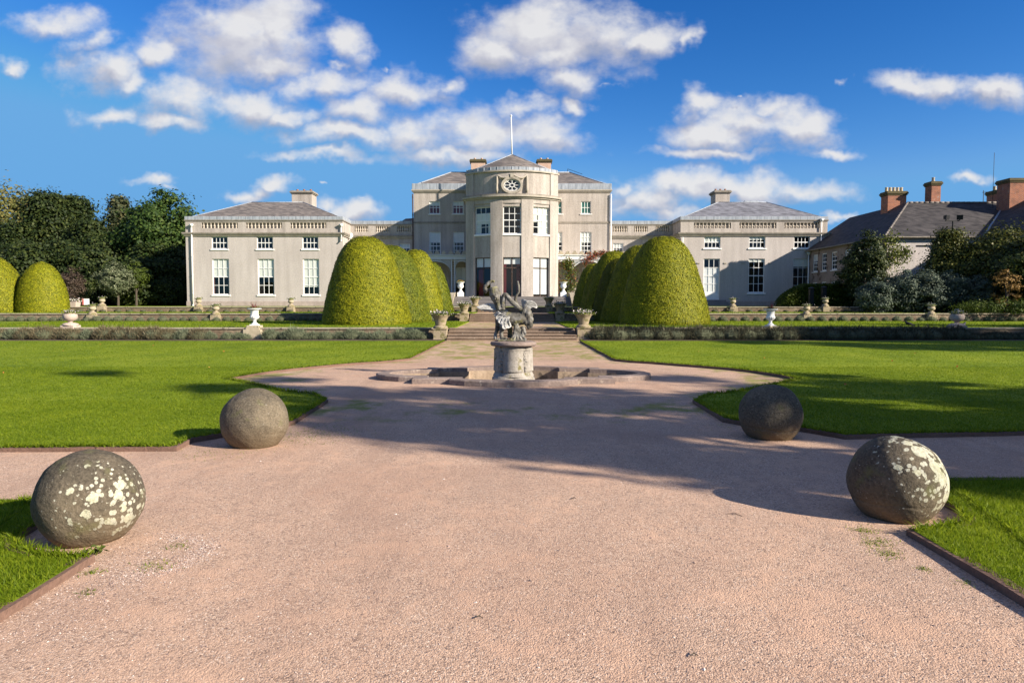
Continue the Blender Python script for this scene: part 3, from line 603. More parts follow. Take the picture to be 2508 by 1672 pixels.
wing('wing',[(1400,580),(1430,555),(1520,590),(1600,590),(1660,620),(1700,660),(1722,712),(1700,745),(1640,720),(1585,738),(1560,775),(1480,750),(1430,740)],-.02,.5,[((1440,590),(1640,640),18),((1450,620),(1690,690),20),((1450,650),(1690,730),18),((1450,690),(1580,720),22)])
# ================================================================ lawns with kerbs
LL=[(-2.83,28.9),(-2.93,19.6),(-3.3,18.95),(-3.95,18.3),(-4.5,17.65),(-4.95,17.0),(-5.35,16.35),(-5.7,15.55),(-5.93,14.35),(-4.95,13.3),(-4.07,12.3),(-3.45,11.95),(-3.03,11.14),(-2.93,9.13),(-3.12,8.62),(-3.42,8.36),(-3.73,7.92),(-3.69,7.5),(-5.5,7.46),(-40,7.3),(-40,28.9)]
LR=[(2.88,28.9),(2.90,19.3),(3.3,18.7),(3.9,18.2),(4.6,17.4),(5.2,16.75),(5.6,16.05),(5.86,15.1),(5.96,14.3),(5.0,13.25),(4.0,12.25),(3.4,11.85),(2.96,11.09),(2.9,9.3),(3.1,9.0),(3.45,8.85),(3.72,8.55),(3.95,8.17),(6.3,8.42),(40,9.4),(40,28.9)]
NR=[(2.76,4.70),(2.98,4.76),(3.26,4.88),(3.42,5.2),(3.45,5.5),(3.52,5.85),(3.82,6.08),(9,6.2),(9,-3),(2.62,-3),(2.68,2)]
NL=[(-2.62,4.2),(-2.87,4.22),(-3.18,4.36),(-3.36,4.62),(-3.42,4.95),(-3.52,5.28),(-3.85,5.42),(-9,5.45),(-9,-3),(-2.5,-3),(-2.57,2)]
def offs(line,s):
    out=[]; n=len(line)
    for i in range(n):
        b=Vector(line[i]); ds=[]
        if i>0: ds.append((b-Vector(line[i-1])).normalized())
        if i<n-1: ds.append((Vector(line[i+1])-b).normalized())
        ns=[Vector((-d.y,d.x)) for d in ds]; m_=sum(ns,Vector((0,0))); m_=m_/max(.35,m_.dot(ns[0])); out.append(tuple(b+m_*s))
    return out
ZL=.046
def lawn(poly,kerb,side):
    mb=MB(); mb.prism(poly,-.01,ZL,1,0); tag(mb.build('lawn',[MT['lawn'],MT['soil']]),kind='structure')
    k0=[poly[i] for i in kerb]; k=[k0[0]]
    for a_,b_ in zip(k0,k0[1:]):
        L_=math.dist(a_,b_); q=max(1,int(L_/.45)) if L_<30 else 40
        for t_ in range(1,q+1): k.append((a_[0]+(b_[0]-a_[0])*t_/q+random.uniform(-.006,.006),a_[1]+(b_[1]-a_[1])*t_/q+random.uniform(-.006,.006)))
    zj=[.047+random.uniform(-.006,.008) for _ in k]
    o=offs(k,side*.055); i_=offs(k,-side*.03); mb=MB(); n=len(k)
    for j in range(n-1):
        zt=zj[j]; zt2=zj[j+1]
        a,b,c,d=o[j],o[j+1],i_[j+1],i_[j]
        mb.quad((*a,-.01),(*b,-.01),(*b,zt2),(*a,zt)); mb.quad((*a,zt),(*b,zt2),(*c,zt2),(*d,zt)); mb.quad((*c,zt2),(*d,zt),(*d,-.01),(*c,-.01))
    tag(mb.build('kerb',MT['kerb']),kind='structure')
lawn(LL,range(0,20),1); lawn(LR,range(0,20),-1); lawn(NR,[7,6,5,4,3,2,1,0,10,9],1); lawn(NL,[7,6,5,4,3,2,1,0,10,9],-1)
# lawn beds under the first wall
mb=MB(); 
for sx in (-1,1): mb.box(min(sx*2.95,sx*60),max(sx*2.95,sx*60),28.92,Y1-.01,-.02,.04)
tag(mb.build('planting_bed',MT['soil']),kind='structure')
# grass blades
def inview(X,Y,m=1.0): return (np.abs(X)<.78*Y+m)&(Y>2.4)
PB=[]
def scatter(poly,n,h,w,y0,y1,lean=.35):
    xs=[p[0] for p in poly]; ys=[p[1] for p in poly]; ya,yb=max(y0,min(ys)),min(y1,max(ys))
    if yb<=ya: return
    xm=.78*yb+1; xa,xb=max(min(xs),-xm),min(max(xs),xm); A=(xb-xa)*(yb-ya); k=int(n*A)
    X=RNG.uniform(xa,xb,k); Y=RNG.uniform(ya,yb,k); s=inpoly(X,Y,poly)&inview(X,Y,.3)
    P=np.stack([X[s],Y[s],np.full(s.sum(),ZL)],1); PB.append(blades(P,h,w,lean))
scatter(NR,9500,.032,.0055,2.4,6.3,.5); scatter(NL,9500,.032,.0055,2.4,6,.5)
for q in (LL,LR):
    scatter(q,3000,.024,.008,7,11,.8); scatter(q,1300,.020,.012,11,17,1.0); scatter(q,260,.016,.022,17,29,1.2)
# ragged tufts spilling over the kerbs
for q,hh in ((LL[:20],.055),(LR[:20],.055),(NR[:7]+[NR[10],NR[9]],.05),(NL[:7]+[NL[10],NL[9]],.05)):
    for i in range(len(q)-1):
        a,b=Vector(q[i]),Vector(q[i+1]); L=(b-a).length
        if min(a.y,b.y)>29 or abs(a.x)>25 and abs(b.x)>25: continue
        if abs(b.x)>30: b=a+(b-a)*(25/L); L=25
        k=int(L*420/max(1,min(a.y,b.y)/6)); t=RNG.uniform(0,1,k)
        P=np.stack([a.x+(b.x-a.x)*t+RNG.normal(0,.018,k),a.y+(b.y-a.y)*t+RNG.normal(0,.018,k),np.full(k,ZL)],1); PB.append(blades(P,hh,.010+.0008*a.y,.8))
# weeds in the gravel
for (x,y,s,n) in ((-2.2,4.5,.05,60),(-2.18,4.15,.06,90),(-2.35,3.75,.03,40),(-2.5,4.05,.03,60),(-2.5,8.6,.35,500),(-2.35,8.2,.3,260),(2.48,4.82,.05,110),(2.45,4.56,.06,150),(2.40,4.36,.05,110),(2.48,4.1,.02,40),(2.6,3.9,.04,30),(-3.2,7.35,.25,150),(2.9,10.2,.3,200),(2.9,8.95,.2,120)):
    P=np.stack([x+RNG.normal(0,s,n),y+RNG.normal(0,s*.9,n),np.zeros(n)],1); PB.append(blades(P,.016,.006,1.0))
mb=MB(); mb.leaves(np.concatenate(PB),3); tag(mb.build('grass',MT['blade']),kind='stuff')
# broad-leaved weed by the near left ball
mb=MB(); P=np.stack([-2.66+RNG.normal(0,.035,60),4.36+RNG.normal(0,.02,60),.008+RNG.uniform(0,.04,60)],1); mb.leaves(leafquads(P,.035,.5),4)
tag(mb.build('weed',MT['creeper'],origin=(-2.66,4.36,0)),'small leafy green weed at the foot of the nearest left stone ball','weed')
# loose pebbles
n=26000; u_=RNG.uniform(0,1,n); Y=2.5+6.5*u_**1.3; X=RNG.uniform(-1,1,n)*(.78*Y+.2)
kq=3600; tq=RNG.uniform(0,1,kq); arc=[(-2.45,4.75),(-2.1,4.62),(-1.98,4.4),(-2.05,4.15),(-2.25,3.95)]
X[:kq]=np.interp(tq,np.linspace(0,1,5),[p_[0] for p_ in arc])+RNG.normal(0,.07,kq); Y[:kq]=np.interp(tq,np.linspace(0,1,5),[p_[1] for p_ in arc])+RNG.normal(0,.06,kq)
X[kq:kq+2500]=RNG.uniform(-2.55,-2.1,2500)+RNG.normal(0,.1,2500); Y[kq:kq+2500]=RNG.uniform(3.2,4.5,2500); k=RNG.uniform(0,1,n)
ok=~(inpoly(X,Y,NR)|inpoly(X,Y,NL)|inpoly(X,Y,LL)|inpoly(X,Y,LR)); X,Y=X[ok],Y[ok]; n=len(X)
s=(.0022+.0036*RNG.uniform(0,1,n)**3+ (RNG.uniform(0,1,n)>.995)*.006)[:,None,None]
octa=np.array([(1,0,0),(0,1,0),(-1,0,0),(0,-1,0),(0,0,.7),(0,0,-.7)]); fc=[(0,1,4),(1,2,4),(2,3,4),(3,0,4)]
a=RNG.uniform(0,2*PI,n); Rm=np.zeros((n,3,3)); Rm[:,0,0]=np.cos(a);Rm[:,0,1]=-np.sin(a);Rm[:,1,0]=np.sin(a);Rm[:,1,1]=np.cos(a);Rm[:,2,2]=1
V=(octa[None]*RNG.uniform(.6,1.4,(n,6,1))*s)@Rm.transpose(0,2,1)+np.stack([X,Y,np.full(n,.0008)],1)[:,None,:]
mb=MB(); vv=V.reshape(-1,3); me=bpy.data.meshes.new('pebbles'); F=np.concatenate([np.array(fc)+6*0]*1)
FF=(np.arange(n)[:,None,None]*6+np.array(fc)[None]).reshape(-1,3)
me.vertices.add(len(vv)); me.vertices.foreach_set('co',vv.astype(np.float32).ravel()); me.loops.add(FF.size); me.loops.foreach_set('vertex_index',FF.ravel().astype(np.int32))
me.polygons.add(len(FF)); me.polygons.foreach_set('loop_start',np.arange(0,FF.size,3,dtype=np.int32)); me.polygons.foreach_set('loop_total',np.full(len(FF),3,dtype=np.int32)); me.polygons.foreach_set('use_smooth',np.zeros(len(FF),dtype=bool)); me.update(calc_edges=True); me.validate()
m,nt,out=newmat('pebble'); g=nt.nodes.new('ShaderNodeNewGeometry'); princ(nt,out,ramp(nt,g.outputs['Random Per Island'],[(0,(.10,.08,.08)),(.35,(.27,.19,.165)),(.7,(.42,.31,.26)),(1,(.62,.55,.50))]),.8)
me.materials.append(m); ob=bpy.data.objects.new('loose_gravel',me); COL.objects.link(ob); tag(ob,kind='stuff')
# ================================================================ stone balls
def ball(x,y,r,sq,label,seed,lich,dark):
    n,K=96,120; V=[];F=[]; rs=random.Random(seed)
    tilt=R(rs.uniform(-9,9)); zt_=2*r*sq-.02; sq=1.0; zc=zt_-r
    for j in range(K+1):
        ph=PI*j/K
        for k in range(n):
            a=2*PI*k/n; d=Vector((math.sin(ph)*math.cos(a),math.sin(ph)*math.sin(a),math.cos(ph)))
            h=d.z+.16*d.x*math.sin(tilt*3)+.05*math.sin(a*2+seed)+.38
            rr=1-.026*math.exp(-((h-.02+.03*math.sin(a*3+seed)+.02*math.sin(a*7))/.022)**2)*max(0,.35+.65*math.sin(a*1.0+seed*1.9))
            rr+=.012*math.sin(d.x*5+seed)+.008*math.sin(d.y*7+d.z*6+seed*2)+.005*math.sin(d.x*13+d.z*11)*math.sin(d.y*15+seed)+.003*math.sin(d.x*31+seed)*math.sin(d.z*27)*math.sin(d.y*23)
            V.append((d.x*r*rr,d.y*r*rr,d.z*r*sq*rr+zc))
    for j in range(K):
        for k in range(n):
            k2=(k+1)%n; F.append((j*n+k,(j+1)*n+k,(j+1)*n+k2,j*n+k2))
    me=bpy.data.meshes.new('stone_ball'); me.from_pydata(V,[],F); me.polygons.foreach_set('use_smooth',[True]*len(F)); me.update()
    m,nt,out=newmat('ball_stone'); vec=coords(nt,loc=(seed*3.1,seed*1.7,seed)); n1=noise(nt,vec,3,6,.6); nf=noise(nt,vec,45,4,.7); nm=noise(nt,vec,14,5,.65)
    base=ramp(nt,n1,[(.3,tuple(q*dark for q in (.075,.06,.042))),(.52,tuple(q*dark for q in (.15,.122,.085))),(.72,tuple(q*dark for q in (.215,.17,.115)))])
    base=mix(nt,ramp(nt,noise(nt,coords(nt,loc=(seed*2.3,seed,1)),2.4,5,.6),[(.46,(0,0,0)),(.60,(.8,.8,.8))]),base,tuple(q*dark for q in (.055,.048,.038)))
    base=mix(nt,.42,base,ramp(nt,nf,[(.35,tuple(q*dark for q in (.05,.042,.03))),(.65,tuple(q*dark for q in (.24,.20,.145)))]))
    g=nt.nodes.new('ShaderNodeNewGeometry'); dp=nt.nodes.new('ShaderNodeVectorMath'); dp.operation='DOT_PRODUCT'; nt.links.new(g.outputs['Normal'],dp.inputs[0]); dp.inputs[1].default_value=lich[2]
    # lichen grows as separate rosettes: cells of two sizes, thinned by noise and side
    f1=voro(nt,mixvec(nt,vec,nm,.10),9,'F1'); f2=voro(nt,mixvec(nt,vec,nm,.05),24,'F1')
    wgt=mathn(nt,'ADD',mathn(nt,'MULTIPLY',dp.outputs['Value'],lich[1]),mathn(nt,'ADD',mathn(nt,'MULTIPLY',n1,1.3),lich[0]))
    m1=mathn(nt,'ADD',wgt,mathn(nt,'MULTIPLY',f1,-2.5)); m2=mathn(nt,'ADD',wgt,mathn(nt,'MULTIPLY',f2,-2.6))
    big=ramp(nt,m1,[(.40,(0,0,0)),(.46,(1,1,1))]); sm=ramp(nt,mathn(nt,'ADD',m2,mathn(nt,'MULTIPLY',nm,.5)),[(.58,(0,0,0)),(.64,(1,1,1))])
    lc=ramp(nt,nf,[(.3,(.28,.27,.18)),(.6,(.47,.46,.35))])
    col=mix(nt,sm,mix(nt,big,base,lc),ramp(nt,nf,[(.3,(.27,.26,.19)),(.65,(.46,.45,.37))]))
    fleck=noise(nt,vec,75,3,.6); col=mix(nt,ramp(nt,mathn(nt,'ADD',fleck,mathn(nt,'MULTIPLY',nm,.3)),[(.82,(0,0,0)),(.86,(.7,.7,.7))]),col,(.42,.40,.35))
    col=mix(nt,ramp(nt,mathn(nt,'ADD',noise(nt,vec,5.5,5),0),[(.58,(0,0,0)),(.7,(.5,.5,.5))]),col,(.12,.125,.045))
    gz=nt.nodes.new('ShaderNodeSeparateXYZ'); nt.links.new(g.outputs['Position'],gz.inputs[0])
    soil=mathn(nt,'ADD',gz.outputs[2],mathn(nt,'MULTIPLY',n1,.14)); col=mix(nt,ramp(nt,soil,[(.08,(.6,.6,.6)),(.34,(0,0,0))]),col,(.17,.12,.07))
    hh=mathn(nt,'ADD',mathn(nt,'MULTIPLY',nf,.6),mathn(nt,'ADD',nm,mathn(nt,'MULTIPLY',big,.25)))
    princ(nt,out,col,.92,bump(nt,hh,.9,.014),.15); me.materials.append(m)
    ob=bpy.data.objects.new('stone_ball',me); COL.objects.link(ob); ob.location=(x,y,0); tag(ob,label,'stone ball','stone balls around the gravel crossing')
def mixvec(nt,vec,fac,amt):
    n=nt.nodes.new('ShaderNodeVectorMath'); n.operation='ADD'; c=nt.nodes.new('ShaderNodeCombineXYZ')
    for i in range(3): nt.links.new(mathn(nt,'MULTIPLY',fac,amt*(1,-1,1)[i]),c.inputs[i])
    nt.links.new(vec,n.inputs[0]); nt.links.new(c.outputs[0],n.inputs[1]); return n.outputs[0]
ball(-2.87,4.651,.333,.941,'stone ball nearest the camera at left, with cream lichen patches on its right side',3,(-.78,1.55,(.84,-.50,.16)),.82)
ball(-2.915,7.811,.369,.892,'brown stone ball with few pale specks beside the left lawn kerb, behind the lichened one',7,(-.45,.35,(.6,-.5,.5)),1.0)
ball(3.096,8.253,.364,.903,'dark shaded stone ball against the right lawn kerb, beyond the white-spotted ball',5,(-.75,.95,(.75,-.2,.62)),.95)
ball(2.904,5.186,.341,.905,'stone ball thickly spotted with white lichen at the corner of the near right grass',9,(-.22,1.35,(.58,-.52,.62)),.78)
# ================================================================ terraces
def terr(y0,y1,z,w,col_=None):
    mb=MB()
    for sx in (-1,1): 
        a,b=sorted((sx*w,sx*150)); mb.quad((a,y0,z),(b,y0,z),(b,y1,z),(a,y1,z))
        mb.quad((sx*w,y0,z),(sx*w,y1,z),(sx*w,y1,z-.3),(sx*w,y0,z-.3))
    tag(mb.build('terrace_lawn',MT['turf']),kind='structure')
    mb=MB(); mb.quad((-w,y0,z-.04),(w,y0,z-.04),(w,y1,z-.04),(-w,y1,z-.04)); tag(mb.build('terrace_path',MT['gravel2']),kind='structure')
terr(Y1+.35,Y2,Z1,2.62); terr(Y2+.35,Y3,Z2,2.55)
mb=MB(); mb.quad((-150,Y3+.35,Z3),(150,Y3+.35,Z3),(150,140,Z3),(-150,140,Z3)); tag(mb.build('terrace_lawn',MT['turf']),kind='structure')
PB=[]
def strip(x0,x1,y0,y1,z,n,h=.05,w=.03):
    k=int(n*(x1-x0)*(y1-y0)); X=RNG.uniform(x0,x1,k); Y=RNG.uniform(y0,y1,k); s=inview(X,Y,1); X,Y=X[s],Y[s]
    PB.append(blades(np.stack([X,Y,np.full(len(X),z)],1),h,w,.5))
for sx in (-1,1):
    a,b=sorted((sx*2.62,sx*28)); strip(a,b,Y1+.4,Y2-.6,Z1,90); a,b=sorted((sx*2.55,sx*36)); strip(a,b,Y2+.4,Y3-.4,Z2,30,.05,.05)
mb=MB(); mb.leaves(np.concatenate(PB),3); tag(mb.build('grass',MT['blade']),kind='stuff')
def rwall(name,label,x0,x1,y,z0,z1,pil=()):
    root=T(name,label,'garden wall',((x0+x1)/2,y,z0),'low stone terrace walls')
    mb=MB(); mb.box(x0,x1,y,y+.36,z0-.05,z1-.045); mb.build('wall',MT['rubble'],root)
    mb=MB(); L=x1-x0; n=int(L/1.5); xs=[x0+L*i/n for i in range(n+1)]
    for i in range(n):
        j=random.uniform(-.008,.008); mb.box(xs[i]+.006,xs[i+1]-.006,y-.05+j,y+.37,z1-.043,z1+.022+j*.6)
    mb.build('coping',MT['coping'],root,bevel=.012)
for (y,z0,z1,w,nm,xo) in ((Y1,0,Z1,3.42,'lowest',42),(Y2,Z1,Z2,3.1,'middle',52),(Y3,Z2,Z3,2.85,'upper',62)):
    rwall('retaining_wall','%s rubble terrace wall with pale coping, left of the garden steps'%nm,-xo,-w,y,z0,z1)
    rwall('retaining_wall','%s rubble terrace wall with pale coping, right of the garden steps'%nm,w,xo,y,z0,z1)
def steps(label,w,y0,z0,z1,n,tread,mat,xo=0):
    root=T('stone_steps',label,'steps',(xo,y0,z0),'garden stairs on the central path')
    h=(z1-z0)/n
    for k in range(n):
        mb=MB(); q=xo-w/2; zt=z0+h*(k+1)
        mb.box(xo-w/2,xo+w/2,y0+tread*k+.03,y0+tread*(k+1)+.12,z0-.05 if k==0 else zt-h-.03,zt-.045)
        x=xo-w/2
        while x<xo+w/2-.05:
            l=min(random.uniform(1.0,1.9),xo+w/2-x); jj=random.uniform(-.006,.006)
            mb.box(x+.004,x+l-.004,y0+tread*k-.01+jj,y0+tread*(k+1)+(.1 if k<n-1 else .22),zt-.043,zt+jj*.4); x+=l
        mb.build('step',mat,root,bevel=.01)
    return root
steps('lowest flight of worn brown stone garden steps behind the fountain',5.62,29.7,0,Z1,4,.40,MT['stepstone'])
steps('middle flight of brown stone garden steps between two rows of yews',5.25,42.3,Z1,Z2,4,.38,MT['stepstone'])
steps('small upper flight of brown garden steps just before the house stairs',5.1,51.2,Z2,Z3,3,.36,MT['stepstone'])
r_=steps('broad grey stone stairs rising to the bow front of the mansion',10.4,60.6,Z3,2.22,7,.36,MT['stepgrey'])
mb=MB(); mb.box(-5.2,5.2,63.2,68.0,1.2,2.20); mb.box(-13.0,13.0,68.0,74.98,1.2,2.195); mb.build('landing',MT['stepgrey'],r_)
for sx,sd_ in ((-1,'left'),(1,'right')):
    mb=MB(); x0,x1=sorted((sx*5.2,sx*5.75))
    p=[(60.2,1.3),(60.2,1.62),(63.0,2.55),(64.6,2.62),(64.6,1.3)]
    i=len(mb.v); mb.v+=[(x0,a,b) for a,b in p]+[(x1,a,b) for a,b in p]
    for k in range(5): mb.f.append((i+k,i+(k+1)%5,i+5+(k+1)%5,i+5+k)); mb.m.append(0)
    mb.f.append((i,i+1,i+2,i+3,i+4)); mb.m.append(0); mb.f.append((i+9,i+8,i+7,i+6,i+5)); mb.m.append(0)
    # splayed cheek reaching out sideways
    p=[(sx*5.75,2.5),(sx*7.15,1.6),(sx*7.15,1.3),(sx*5.75,1.3)]
    for k in range(3):
        pass
    a=[(p[0][0],62.9,p[0][1]),(p[1][0],62.9,p[1][1]),(p[2][0],62.9,p[2][1]),(p[3][0],62.9,p[3][1])]; b=[(q[0],63.25,q[2]) for q in a]
    mb.hexa([a[3],a[2],b[2],b[3],a[0],a[1],b[1],b[0]])
    mb.build('cheek_wall',MT['coping'],r_,bevel=.02)
# ================================================================ urns
def plant(root,kind,r,z,n,seed):
    rng=np.random.default_rng(seed)
    mb=MB(); C=rng.normal(size=(n,3))*np.array([r*.5,r*.5,r*.22]); C[:,2]=np.abs(C[:,2]); C+=np.array([0,0,z])
    mats=[MT['creeper'],MT['whiteflower'] if kind=='white' else MT['redflower'] if kind=='red' else MT['orangeflower']]
    mb.leaves(leafquads(C,r*.22,.7,rng=rng),4,0)
    k=n//2; C=rng.normal(size=(k,3))*np.array([r*.45,r*.45,r*.18]); C[:,2]=np.abs(C[:,2])+r*.15; C+=np.array([0,0,z]); mb.leaves(leafquads(C,r*.15,.9,rng=rng),4,1)
    mb.ell((0,0,z),(r*.8,r*.8,r*.4),10,0); mb.build('plant',mats,root)
def spiky(root,r,z,seed,n=46):
    rng=np.random.default_rng(seed); mb=MB(); P=np.zeros((n,3)); P[:,2]=z
    D=rng.normal(size=(n,3)); D[:,2]=np.abs(D[:,2])+.7; D/=np.linalg.norm(D,axis=1,keepdims=True)
    P+=rng.normal(size=(n,3))*np.array([r*.15,r*.15,0]); mb.leaves(blades(P,.34,.03,.1,rng,D),3,0)
    C=rng.normal(size=(200,3))*np.array([r*.55,r*.45,r*.2])+np.array([-r*.15,0,z+.01]); mb.leaves(leafquads(C,.045,.6,rng=rng),4,1); mb.ell((0,0,z),(r*.8,r*.8,r*.25),10,1)
    mb.build('plant',[MT['cordyline'],MT['creeper']],root)
def step_urn(dark=False,seed=1,kind='white'):       # flared square-necked garden vase on a pier
    o=T('stone_planter','tmp','planter'); m=MT['pierstone']
    mb=MB(); mb.box(-.29,.29,-.29,.29,0,.46); mb.box(-.31,.31,-.31,.31,-.05,.06); mb.box(-.32,.32,-.32,.32,.46,.50); mb.build('pier',m,o,bevel=.012)
    mb=MB(); prof=[(.30,.50),(.33,.53),(.30,.60),(.22,.64),(.235,.70),(.25,.80),(.29,.92),(.355,1.03),(.41,1.07),(.415,1.10),(.35,1.10),(.32,1.06)]; mb.lathe(prof,28)
    mb.lathe([(.30,.56),(.315,.575),(.30,.59)],28); mb.build('vase',m,o,True,auto=R(45)); plant(o,kind,.40,1.08,420,seed); return o
def white_urn():
    o=T('white_urn','tmp','urn')
    mb=MB(); mb.box(-.40,.40,-.38,.38,-.44,-.02); mb.box(-.31,.31,-.30,.30,-.02,.06); mb.box(-.28,.28,-.27,.27,.06,.16); mb.build('pedestal',MT['urnstone'],o,bevel=.02)
    mb=MB(); mb.box(-.17,.17,-.17,.17,.16,.205)
    mb.lathe([(.16,.205),(.13,.25),(.075,.29),(.06,.34),(.085,.37),(.06,.39),(.10,.42),(.175,.47),(.205,.53),(.205,.57),(.17,.60),(.165,.70),(.18,.81),(.22,.86),(.30,.885),(.315,.90),(.30,.92),(.2,.90)],32,flute=(.41,.58,.09))
    mb.build('bowl',MT['white'],o,True,auto=R(40)); spiky(o,.26,.90,5); return o
def bowl_urn():
    o=T('stone_urn','tmp','urn')
    mb=MB(); mb.box(-.30,.30,-.28,.28,-.06,.10); mb.lathe([(.34,.10),(.33,.16),(.24,.20),(.17,.22)],20); mb.build('pedestal',MT['pinkstone'],o,bevel=.015)
    mb=MB(); mb.lathe([(.11,.20),(.085,.25),(.12,.29),(.22,.33),(.29,.41),(.305,.50),(.29,.57),(.24,.61),(.265,.635),(.24,.645)],28,flute=(.3,.56,.05)); mb.build('bowl',MT['pinkstone'],o,True,auto=R(40)); plant(o,'white',.30,.64,220,8); return o
def wall_urn():
    o=T('stone_urn','tmp','urn')
    mb=MB(); mb.hexa([(-.30,-.28,-.45),(.30,-.28,-.45),(.30,.28,-.45),(-.30,.28,-.45),(-.27,-.25,.02),(.27,-.25,.02),(.27,.25,.02),(-.27,.25,.02)]); mb.lathe([(.27,.02),(.25,.12),(.18,.20),(.12,.25)],14); mb.build('pedestal',MT['pierstone'],o,bevel=.03)
    mb=MB(); mb.lathe([(.11,.24),(.08,.28),(.13,.31),(.20,.37),(.22,.44),(.19,.50),(.16,.53),(.22,.58),(.2,.60)],22); mb.build('bowl',MT['urnstone'],o,True,auto=R(40)); plant(o,'white',.27,.60,150,9); return o
def put(proto,first,loc,label,group=None,sc=1,rz=0):
    o=proto if first else copy_tree(proto); o.location=loc; o.scale=(sc,)*3; o.rotation_euler=(0,0,rz); tag(o,label,group=group); return o
p=step_urn(); index_kids(p); G_='stone vases flanking the garden steps'
for i,(x,y,z,l,s) in enumerate(((-3.13,30.4,0,'sunlit stone vase of pale flowers at the left foot of the lowest steps',1),(3.13,30.4,0.04,'shaded stone vase of pale flowers at the right foot of the lowest steps',1),
    (-2.95,42.9,Z1,'stone vase with reddish plants left of the middle garden steps',.93),(2.95,42.9,Z1,'dark stone vase with mixed plants right of the middle garden steps',.93),
    (-2.75,51.9,Z2,'stone vase with red flowers left of the small upper steps',.90),(2.75,51.9,Z2,'dark stone vase with yellow-green flowers right of the small upper steps',.90))):
    put(p,i==0,(x,y,z),l,G_,s)
p=white_urn(); index_kids(p); G_='white urns on stone pedestals'
put(p,True,(-11.55,31.15,Z1-.04),'white urn with spiky red plant on the lowest wall, before the left wing',G_)
put(p,False,(11.6,31.15,Z1-.07),'white painted fluted urn with red plant rising behind the dark lavender on the right',G_,1,.4)
p=bowl_urn(); index_kids(p)
put(p,True,(-19.85,31.2,Z1+.02),'round pinkish stone bowl with white flowers on the lowest wall at far left','stone bowls on the lowest wall')
put(p,False,(20.0,31.2,Z1),'dark stone bowl with white flowers on the shaded lowest wall at far right','stone bowls on the lowest wall')
p=wall_urn(); index_kids(p); G_='small stone urns along the upper terrace walls'
for i,(x,y,z,l) in enumerate(((-26.2,43.4,Z2-.1,'small stone urn on the middle wall between the rounded yews and the dark woods'),(-18.5,43.4,Z2-.1,'small stone urn on the middle wall in front of the leftmost wing window'),
    (18.4,43.4,Z2-.1,'sunlit stone urn with pale flowers on the middle wall right of the white urn'),(26.2,43.4,Z2-.1,'stone urn lit against the grey-green shrubs at right'),
    (-30.6,51.9,Z3+.05,'stone urn on the upper wall in front of the dark woods at left'),(-23.4,51.9,Z3+.0,'small stone urn beside the downpipe of the left wing'),(-16.5,51.9,Z3-.02,'small stone urn under the right-hand window of the left wing'),
    (16.5,51.9,Z3-.02,'small stone urn before the middle window of the right wing'),(23.4,51.9,Z3,'dark stone urn before the low hedge and black gate piers'))):
    put(p,i==0,(x,y,z),l,G_)
# white urns on the stair cheeks
def vase():
    o=T('white_vase','tmp','urn'); mb=MB(); mb.box(-.30,.30,-.28,.28,-.3,.12)
    mb.lathe([(.26,.12),(.2,.2),(.11,.34),(.09,.42),(.16,.5),(.27,.60),(.29,.72),(.25,.84),(.255,.96),(.30,1.04),(.40,1.09),(.41,1.12),(.3,1.12)],24); mb.build('bowl',MT['white'],o,True,auto=R(40)); plant(o,'orange',.32,1.14,240,3); return o
p=vase(); index_kids(p)
put(p,True,(-4.72-.0,63.9,2.5),'white vase of brown-orange flowers on the left end of the house stairs','white vases on the house stairs',.95)
put(p,False,(4.72,63.9,2.5),'white vase of orange flowers on the right end of the house stairs','white vases on the house stairs',.95)
# ================================================================ lavender
MT['lavcore']=stony('lavender_core',(.05,.055,.03),(.10,.11,.065),5,.95,.6,30,world=True)
def lav(name,r,h,n,seed,mat,sz=.10,w=.02,lean=.35):
    rng=np.random.default_rng(seed); o=T(name,'tmp','shrub'); mb=MB()
    th=rng.uniform(0,2*PI,n); ph=np.arccos(rng.uniform(0,1,n)); D=np.stack([np.sin(ph)*np.cos(th),np.sin(ph)*np.sin(th),np.cos(ph)],1)
    P=D*np.array([r,r*.9,h])*rng.uniform(.62,.95,(n,1))*(1+.12*np.sin(th*3+seed)[:,None]); D2=D.copy(); D2[:,2]+=.7; D2/=np.linalg.norm(D2,axis=1,keepdims=True)
    mb.leaves(blades(P,sz,w,lean,rng,D2),3); mb.ell((0,0,h*.30),(r*.80,r*.72,h*.52),14,1); mb.build('foliage',[mat,MT['lavcore']],o); return o
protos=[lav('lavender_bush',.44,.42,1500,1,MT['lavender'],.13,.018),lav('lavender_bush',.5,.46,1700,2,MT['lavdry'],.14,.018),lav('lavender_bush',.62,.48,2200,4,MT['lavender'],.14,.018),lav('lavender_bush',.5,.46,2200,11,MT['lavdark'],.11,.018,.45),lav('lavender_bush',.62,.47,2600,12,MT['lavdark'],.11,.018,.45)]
for q in protos: index_kids(q)
used=set()
def putp(i,loc,label,group,sc,rz):
    q=protos[i]; f=i not in used; used.add(i); return put(q,f,loc,label,group,sc,rz)
rr=random.Random(5)
x=-3.95; k=0
while x>-24:
    big=x<-13.5; s=rr.uniform(.95,1.25) if big else rr.choice([.7,.8,.9,1.05,.6]); i=1 if (big and rr.random()<.7) else rr.choice([0,2])
    o=putp(i,(x,30.35+rr.uniform(-.15,.2),0.02),'tall brownish lavender bush packed against the lowest wall at far left' if big else 'grey-green lavender clump at the foot of the lowest wall left of the steps','lavender hedge at far left' if big else 'lavender clumps left of the steps',s,rr.uniform(0,6))
    x-=(.62*s if big else .55*s+rr.choice([0,.05,.1,.5]) ) 
x=3.85
